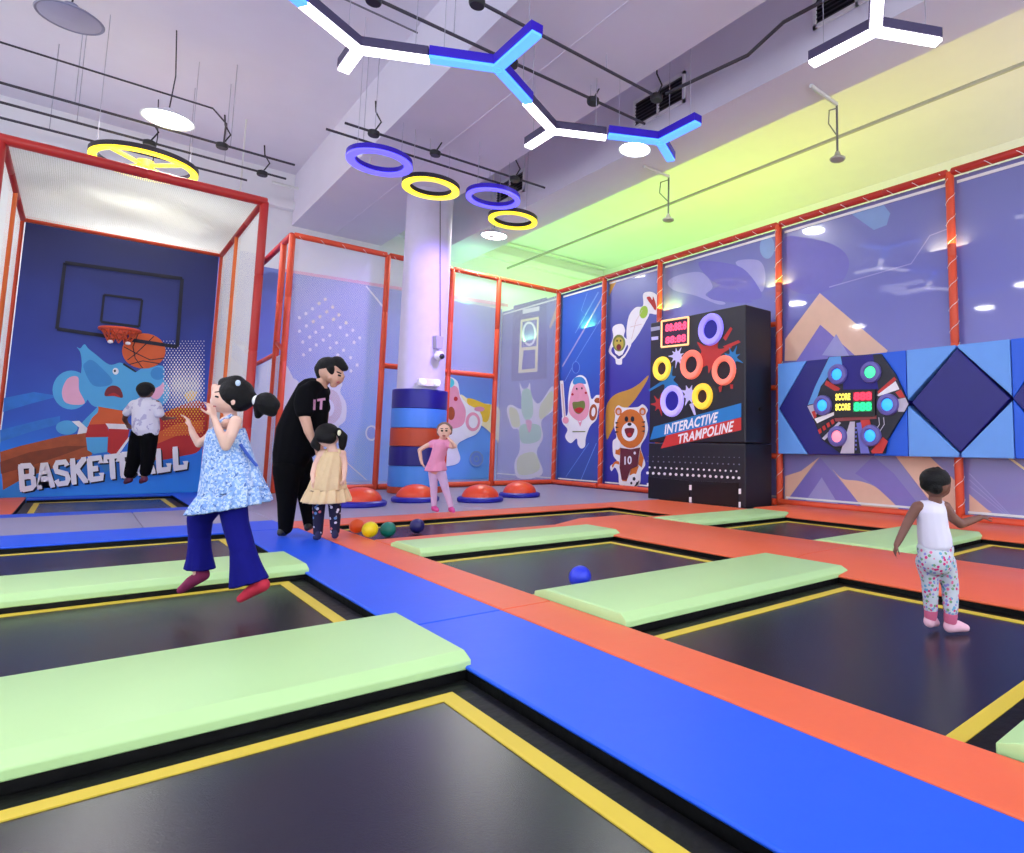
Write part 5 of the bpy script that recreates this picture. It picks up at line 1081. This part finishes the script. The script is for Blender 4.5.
# conduits
def pipe(pts, r, m, name, label, cat='pipe', group=None, n=8):
    b = MB(); b.tube(pts, r, m, n); return tag(b.build(name, smooth=True), label, cat, group)
def tray(p0, p1, z, label, r=.02, hang=3, top=7.0, m=DARKST, boxes=()):
    t = thing('conduit_rail', label, 'conduit', ((p0[0]+p1[0])/2, (p0[1]+p1[1])/2, z))
    b = MB(); b.tube([(p0[0], p0[1], z), (p1[0], p1[1], z)], r, m, 8); b.build('conduit', t, smooth=True)
    for k in range(hang):
        f = (k+.5)/hang; x, y = p0[0]+(p1[0]-p0[0])*f, p0[1]+(p1[1]-p0[1])*f
        b = MB(); b.tube([(x, y, z), (x, y, 5.8 if 3.22 < x < 5.2 else top)], .006, PALE, 5); b.build('hanger_rod', t)
    for f in boxes:
        x, y = p0[0]+(p1[0]-p0[0])*f, p0[1]+(p1[1]-p0[1])*f
        b = MB(); b.lathe((x, y, z-.06), [(0, 0), (.075, 0), (.085, .02), (.085, .07), (.05, .09), (0, .1)], BLACKP, 16); b.build('junction_box', t, smooth=True)
        b = MB(); b.tube([(x+.02, y, z+.04), (x+.1, y, z+.2), (x+.02, y+.02, z+.34), (x+.0, y, z+.5)], .012, BLACKP, 6); b.build('flex_cable', t)
tray((-5, 11.7), (2.37, 11.66), 5.6, 'front one of the dark conduits above the basketball bay', hang=4, boxes=(.86,))
tray((-5, 12.35), (2.4, 12.4), 5.6, 'middle one of the dark conduits above the basketball bay', hang=4, boxes=(.74, .95))
tray((-5, 13.0), (1.9, 12.98), 5.6, 'rear one of the dark conduits above the basketball bay', hang=4)
tray((2.55, 9.56), (5.95, 9.45), 5.6, 'front conduit of the pair above the four ring lamps', hang=4, boxes=(.12, .4, .82))
tray((2.4, 9.95), (5.6, 9.85), 5.6, 'rear conduit of the pair above the four ring lamps', hang=3)
tray((-2, 5.86), (5.46, 5.86), 5.6, 'long dark conduit above the blue and white lamps, nearer one', hang=4, top=7.0, boxes=(.64, .99))
tray((-2, 6.66), (5.75, 6.5), 5.6, 'long dark conduit above the blue and white lamps, farther one', hang=4, top=7.0, boxes=(.51, .72, .88))
pipe([(-5, 10.9, 5.8), (1.1, 10.9, 5.8), (1.3, 11.1, 5.72), (1.35, 11.6, 5.62)], .014, DARKST, 'bent_conduit', 'thin conduit bending down to the front conduit over the bay')
pipe([(5.5, 5.8, 5.66), (5.75, 4.6, 5.75), (5.8, 4.1, 5.95), (5.9, 3.4, 6.0), (5.95, -3, 6.0)], .022, DARKST, 'bent_conduit', 'dark wavy conduit leading right from the junction box to the air grille')
pipe([(-3, 8.7, 6.9), (-1, 8.7, 6.9), (3.3, 8.7, 6.9)], .014, STEEL, 'sprinkler_pipe', 'thin pipe crossing under the ceiling above the ring lamps')
PW = mat('pipe_white', (216, 216, 214), .5)
pipe([(8.45, -4, 5.8), (8.45, 15.2, 5.8)], .03, mat('pipe_pale', (178, 178, 160), .5), 'sprinkler_pipe', 'pale pipe running along the yellow-lit zone above the right wall')
pipe([(10.6, -4, 5.5), (10.6, 15.2, 5.5)], .02, MATS['pipe_pale'], 'sprinkler_pipe', 'thin pale pipe low behind the top rail of the right wall')
pipe([(2.7, 15.3, 6.55), (12, 15.3, 6.55)], .03, PW, 'sprinkler_pipe', 'white pipe running just above the ledge of the back wall')
for x0, x1, y, zd, l in ((6.9, 7.55, 4.45, 4.95, 'sprinkler hanging from a white arm below the soffit at right'), (6.9, 7.5, 7.8, 4.95, 'sprinkler hanging from a white arm beyond the blue lamp'), ):
    t = thing('sprinkler', l, 'sprinkler', (x1, y, zd))
    b = MB(); b.tube([(x0, y, 5.77), (x1, y, 5.77)], .028, PW, 8); b.build('arm', t, smooth=True)
    b = MB(); b.tube([(x1, y, 5.8), (x1, y, zd+.1)], .016, STEEL, 8); b.tube([(x1-.02, y, 5.7), (x1-.2, y, 5.6), (x1-.22, y, 5.4), (x1, y, 5.3)], .01, STEEL, 6); b.build('drop_pipe', t, smooth=True)
    b = MB(); b.lathe((x1, y, zd), [(0, 0), (.1, 0), (.11, .02), (.05, .06), (.03, .12), (0, .12)], MATS['pipe_pale'], 20); b.build('head', t, smooth=True)
for x, y, l in ((3.35, 10.9, 'white sprinkler dropping between the bay and the ring lamps'), (1.9, 13.6, 'white sprinkler dropping behind the large yellow ring lamp'), (6.4, 12.3, 'white sprinkler dropping near the corner by the farthest ring')):
    t = thing('sprinkler', l, 'sprinkler', (x, y, 5.5))
    b = MB(); b.tube([(x, y, 5.6), (x, y, 7.0)], .014, PW, 8); b.build('drop_pipe', t); b = MB(); b.lathe((x, y, 5.5), [(0, 0), (.07, 0), (.03, .06), (.02, .12), (0, .12)], PW, 16); b.build('head', t, smooth=True)
for x, y, l in ((6.44, 11.6, 'small slatted air grille on the soffit side right of the column, by the farthest ring'), (6.44, 3.5, 'long slatted air grille on the soffit side near the upper right lamp'), (6.44, 6.95, 'slatted air grille on the soffit side behind the blue lamp')):
    t = thing('air_grille', l, 'air grille', (x, y, 6.1)); b = MB()
    b.box((x-.03, y-.6, 6.15), (x, y+.6, 6.2), WHITE); b.box((x-.03, y-.6, 6.6), (x, y+.6, 6.65), WHITE); b.box((x-.03, y-.6, 6.15), (x, y-.55, 6.65), WHITE); b.box((x-.03, y+.55, 6.15), (x, y+.6, 6.65), WHITE); b.box((x-.03, y-.02, 6.15), (x, y+.02, 6.65), WHITE); b.build('frame', t)
    b = MB()
    for k in range(7): z = 6.2+k*.058; b.prism([(x-.025, y-.55, z), (x-.025, y+.55, z), (x-.005, y+.55, z+.035), (x-.005, y-.55, z+.035)], (0, 0, .008), DARKST)
    b.box((x-.004, y-.56, 6.17), (x, y+.56, 6.63), BLACKP); b.build('slats', t)

# ------------------------------------------------------------------ light
w = bpy.data.worlds.new('daylight'); sc.world = w; w.use_nodes = True; nt = w.node_tree
bg = nt.nodes['Background']; bg.inputs[0].default_value = (.86, .92, 1, 1); bg.inputs[1].default_value = 4.4
def area(name, loc, target, size, energy, color, sy=None):
    l = bpy.data.lights.new(name, 'AREA'); l.energy = energy; l.color = color; l.size = size; l.shape = 'RECTANGLE'; l.size_y = sy or size
    o = bpy.data.objects.new(name, l); COL.objects.link(o); o.location = loc; o.rotation_euler = (Vector(target)-Vector(loc)).to_track_quat('-Z', 'Y').to_euler(); return o
for i, (x, y) in enumerate(((1, 0), (4.5, 1), (-2, 4), (-4.5, 10), (1, -3))):  # unseen panels added overhead to carry the fill lights
    t = thing('added_fill_panel', ('added square fill panel above the photographer', 'added square fill panel above the near orange pads', 'added square fill panel above the left blue pad', 'added square fill panel in the back left of the hall', 'added square fill panel near the front windows')[i], 'ceiling lamp', (x, y, 6.8))
    b = MB(); b.box((x-.85, y-.85, 6.8), (x+.85, y+.85, 7.0), WHITE); b.build('fill_panel_body', t, bevel=.02)
    area('added_fill_light', (x, y, 6.78), (x, y, 0), 1.6, PANEL, (.96, .95, 1))
# coloured wash lights on top of the right wall frame
for y, c, e_ in ((14.2, (.4, 1, .25), 1.6), (11.6, (.42, 1, .12), 1.9), (8.8, (.72, 1, .1), 1.6), (6.2, (.95, .95, .15), 1.1), (3.4, (1, .86, .25), .75), (.6, (1, .8, .3), .55), (-2.5, (1, .8, .35), .5)):
    area('colour_wash_light', (9.6, y, 3.6), (9.9, y, 7.2), .5, WASH*e_, c, 2.4)
area('colour_wash_light', (7.2, 15.0, 4.85), (7.4, 15.5, 7), .3, WASH*.35, (.4, 1, .45), 2.5)
def spot(name, loc, target, energy, color, ang, soft=.15):
    l = bpy.data.lights.new(name, 'SPOT'); l.energy = energy; l.color = color; l.spot_size = math.radians(ang); l.spot_blend = .6; l.shadow_soft_size = soft
    o = bpy.data.objects.new(name, l); COL.objects.link(o); o.location = loc; o.rotation_euler = (Vector(target)-Vector(loc)).to_track_quat('-Z', 'Y').to_euler()
spot('violet_spot', (5.3, 8.6, 4.7), (4.85, 11.6, 3.2), 900, (.4, .24, 1), 58)

# ------------------------------------------------------------------ groups of repeated things
GR = {'trampoline': 'trampolines let into the padded deck', 'lime_pad': 'lime green pads between the trampolines', 'blue_pad': 'blue walkway pads', 'orange_pad': 'orange walkway pads', 'grey_mat': 'grey floor mats',
      'balance_dome': 'balance domes on the grey platform', 'play_ball': 'loose play balls', 'ring_lamp': 'round ring lamps', 'linear_lamp': 'three-armed ceiling lamps', 'pendant_lamp': 'disc pendant lamps', 'added_fill_panel': 'added square fill panels',
      'conduit_rail': 'dark conduits under the ceiling', 'sprinkler': 'sprinklers under the ceiling', 'safety_net': 'safety nets of the play frames', 'wall_panel': 'printed panels on the right wall', 'wall_pad': 'padded blocks beside the hexagon game',
      'air_grille': 'air grilles on the soffit', 'sprinkler_pipe': 'pipes under the ceiling', 'hexagon_game': 'hexagonal wall games', 'net_cage': 'orange tube frames', 'bent_conduit': 'bent conduits under the ceiling'}
for o in list(bpy.data.objects):
    if o.parent is None and o.get('category') and o.name.split('.')[0] in GR: o['group'] = GR[o.name.split('.')[0]]
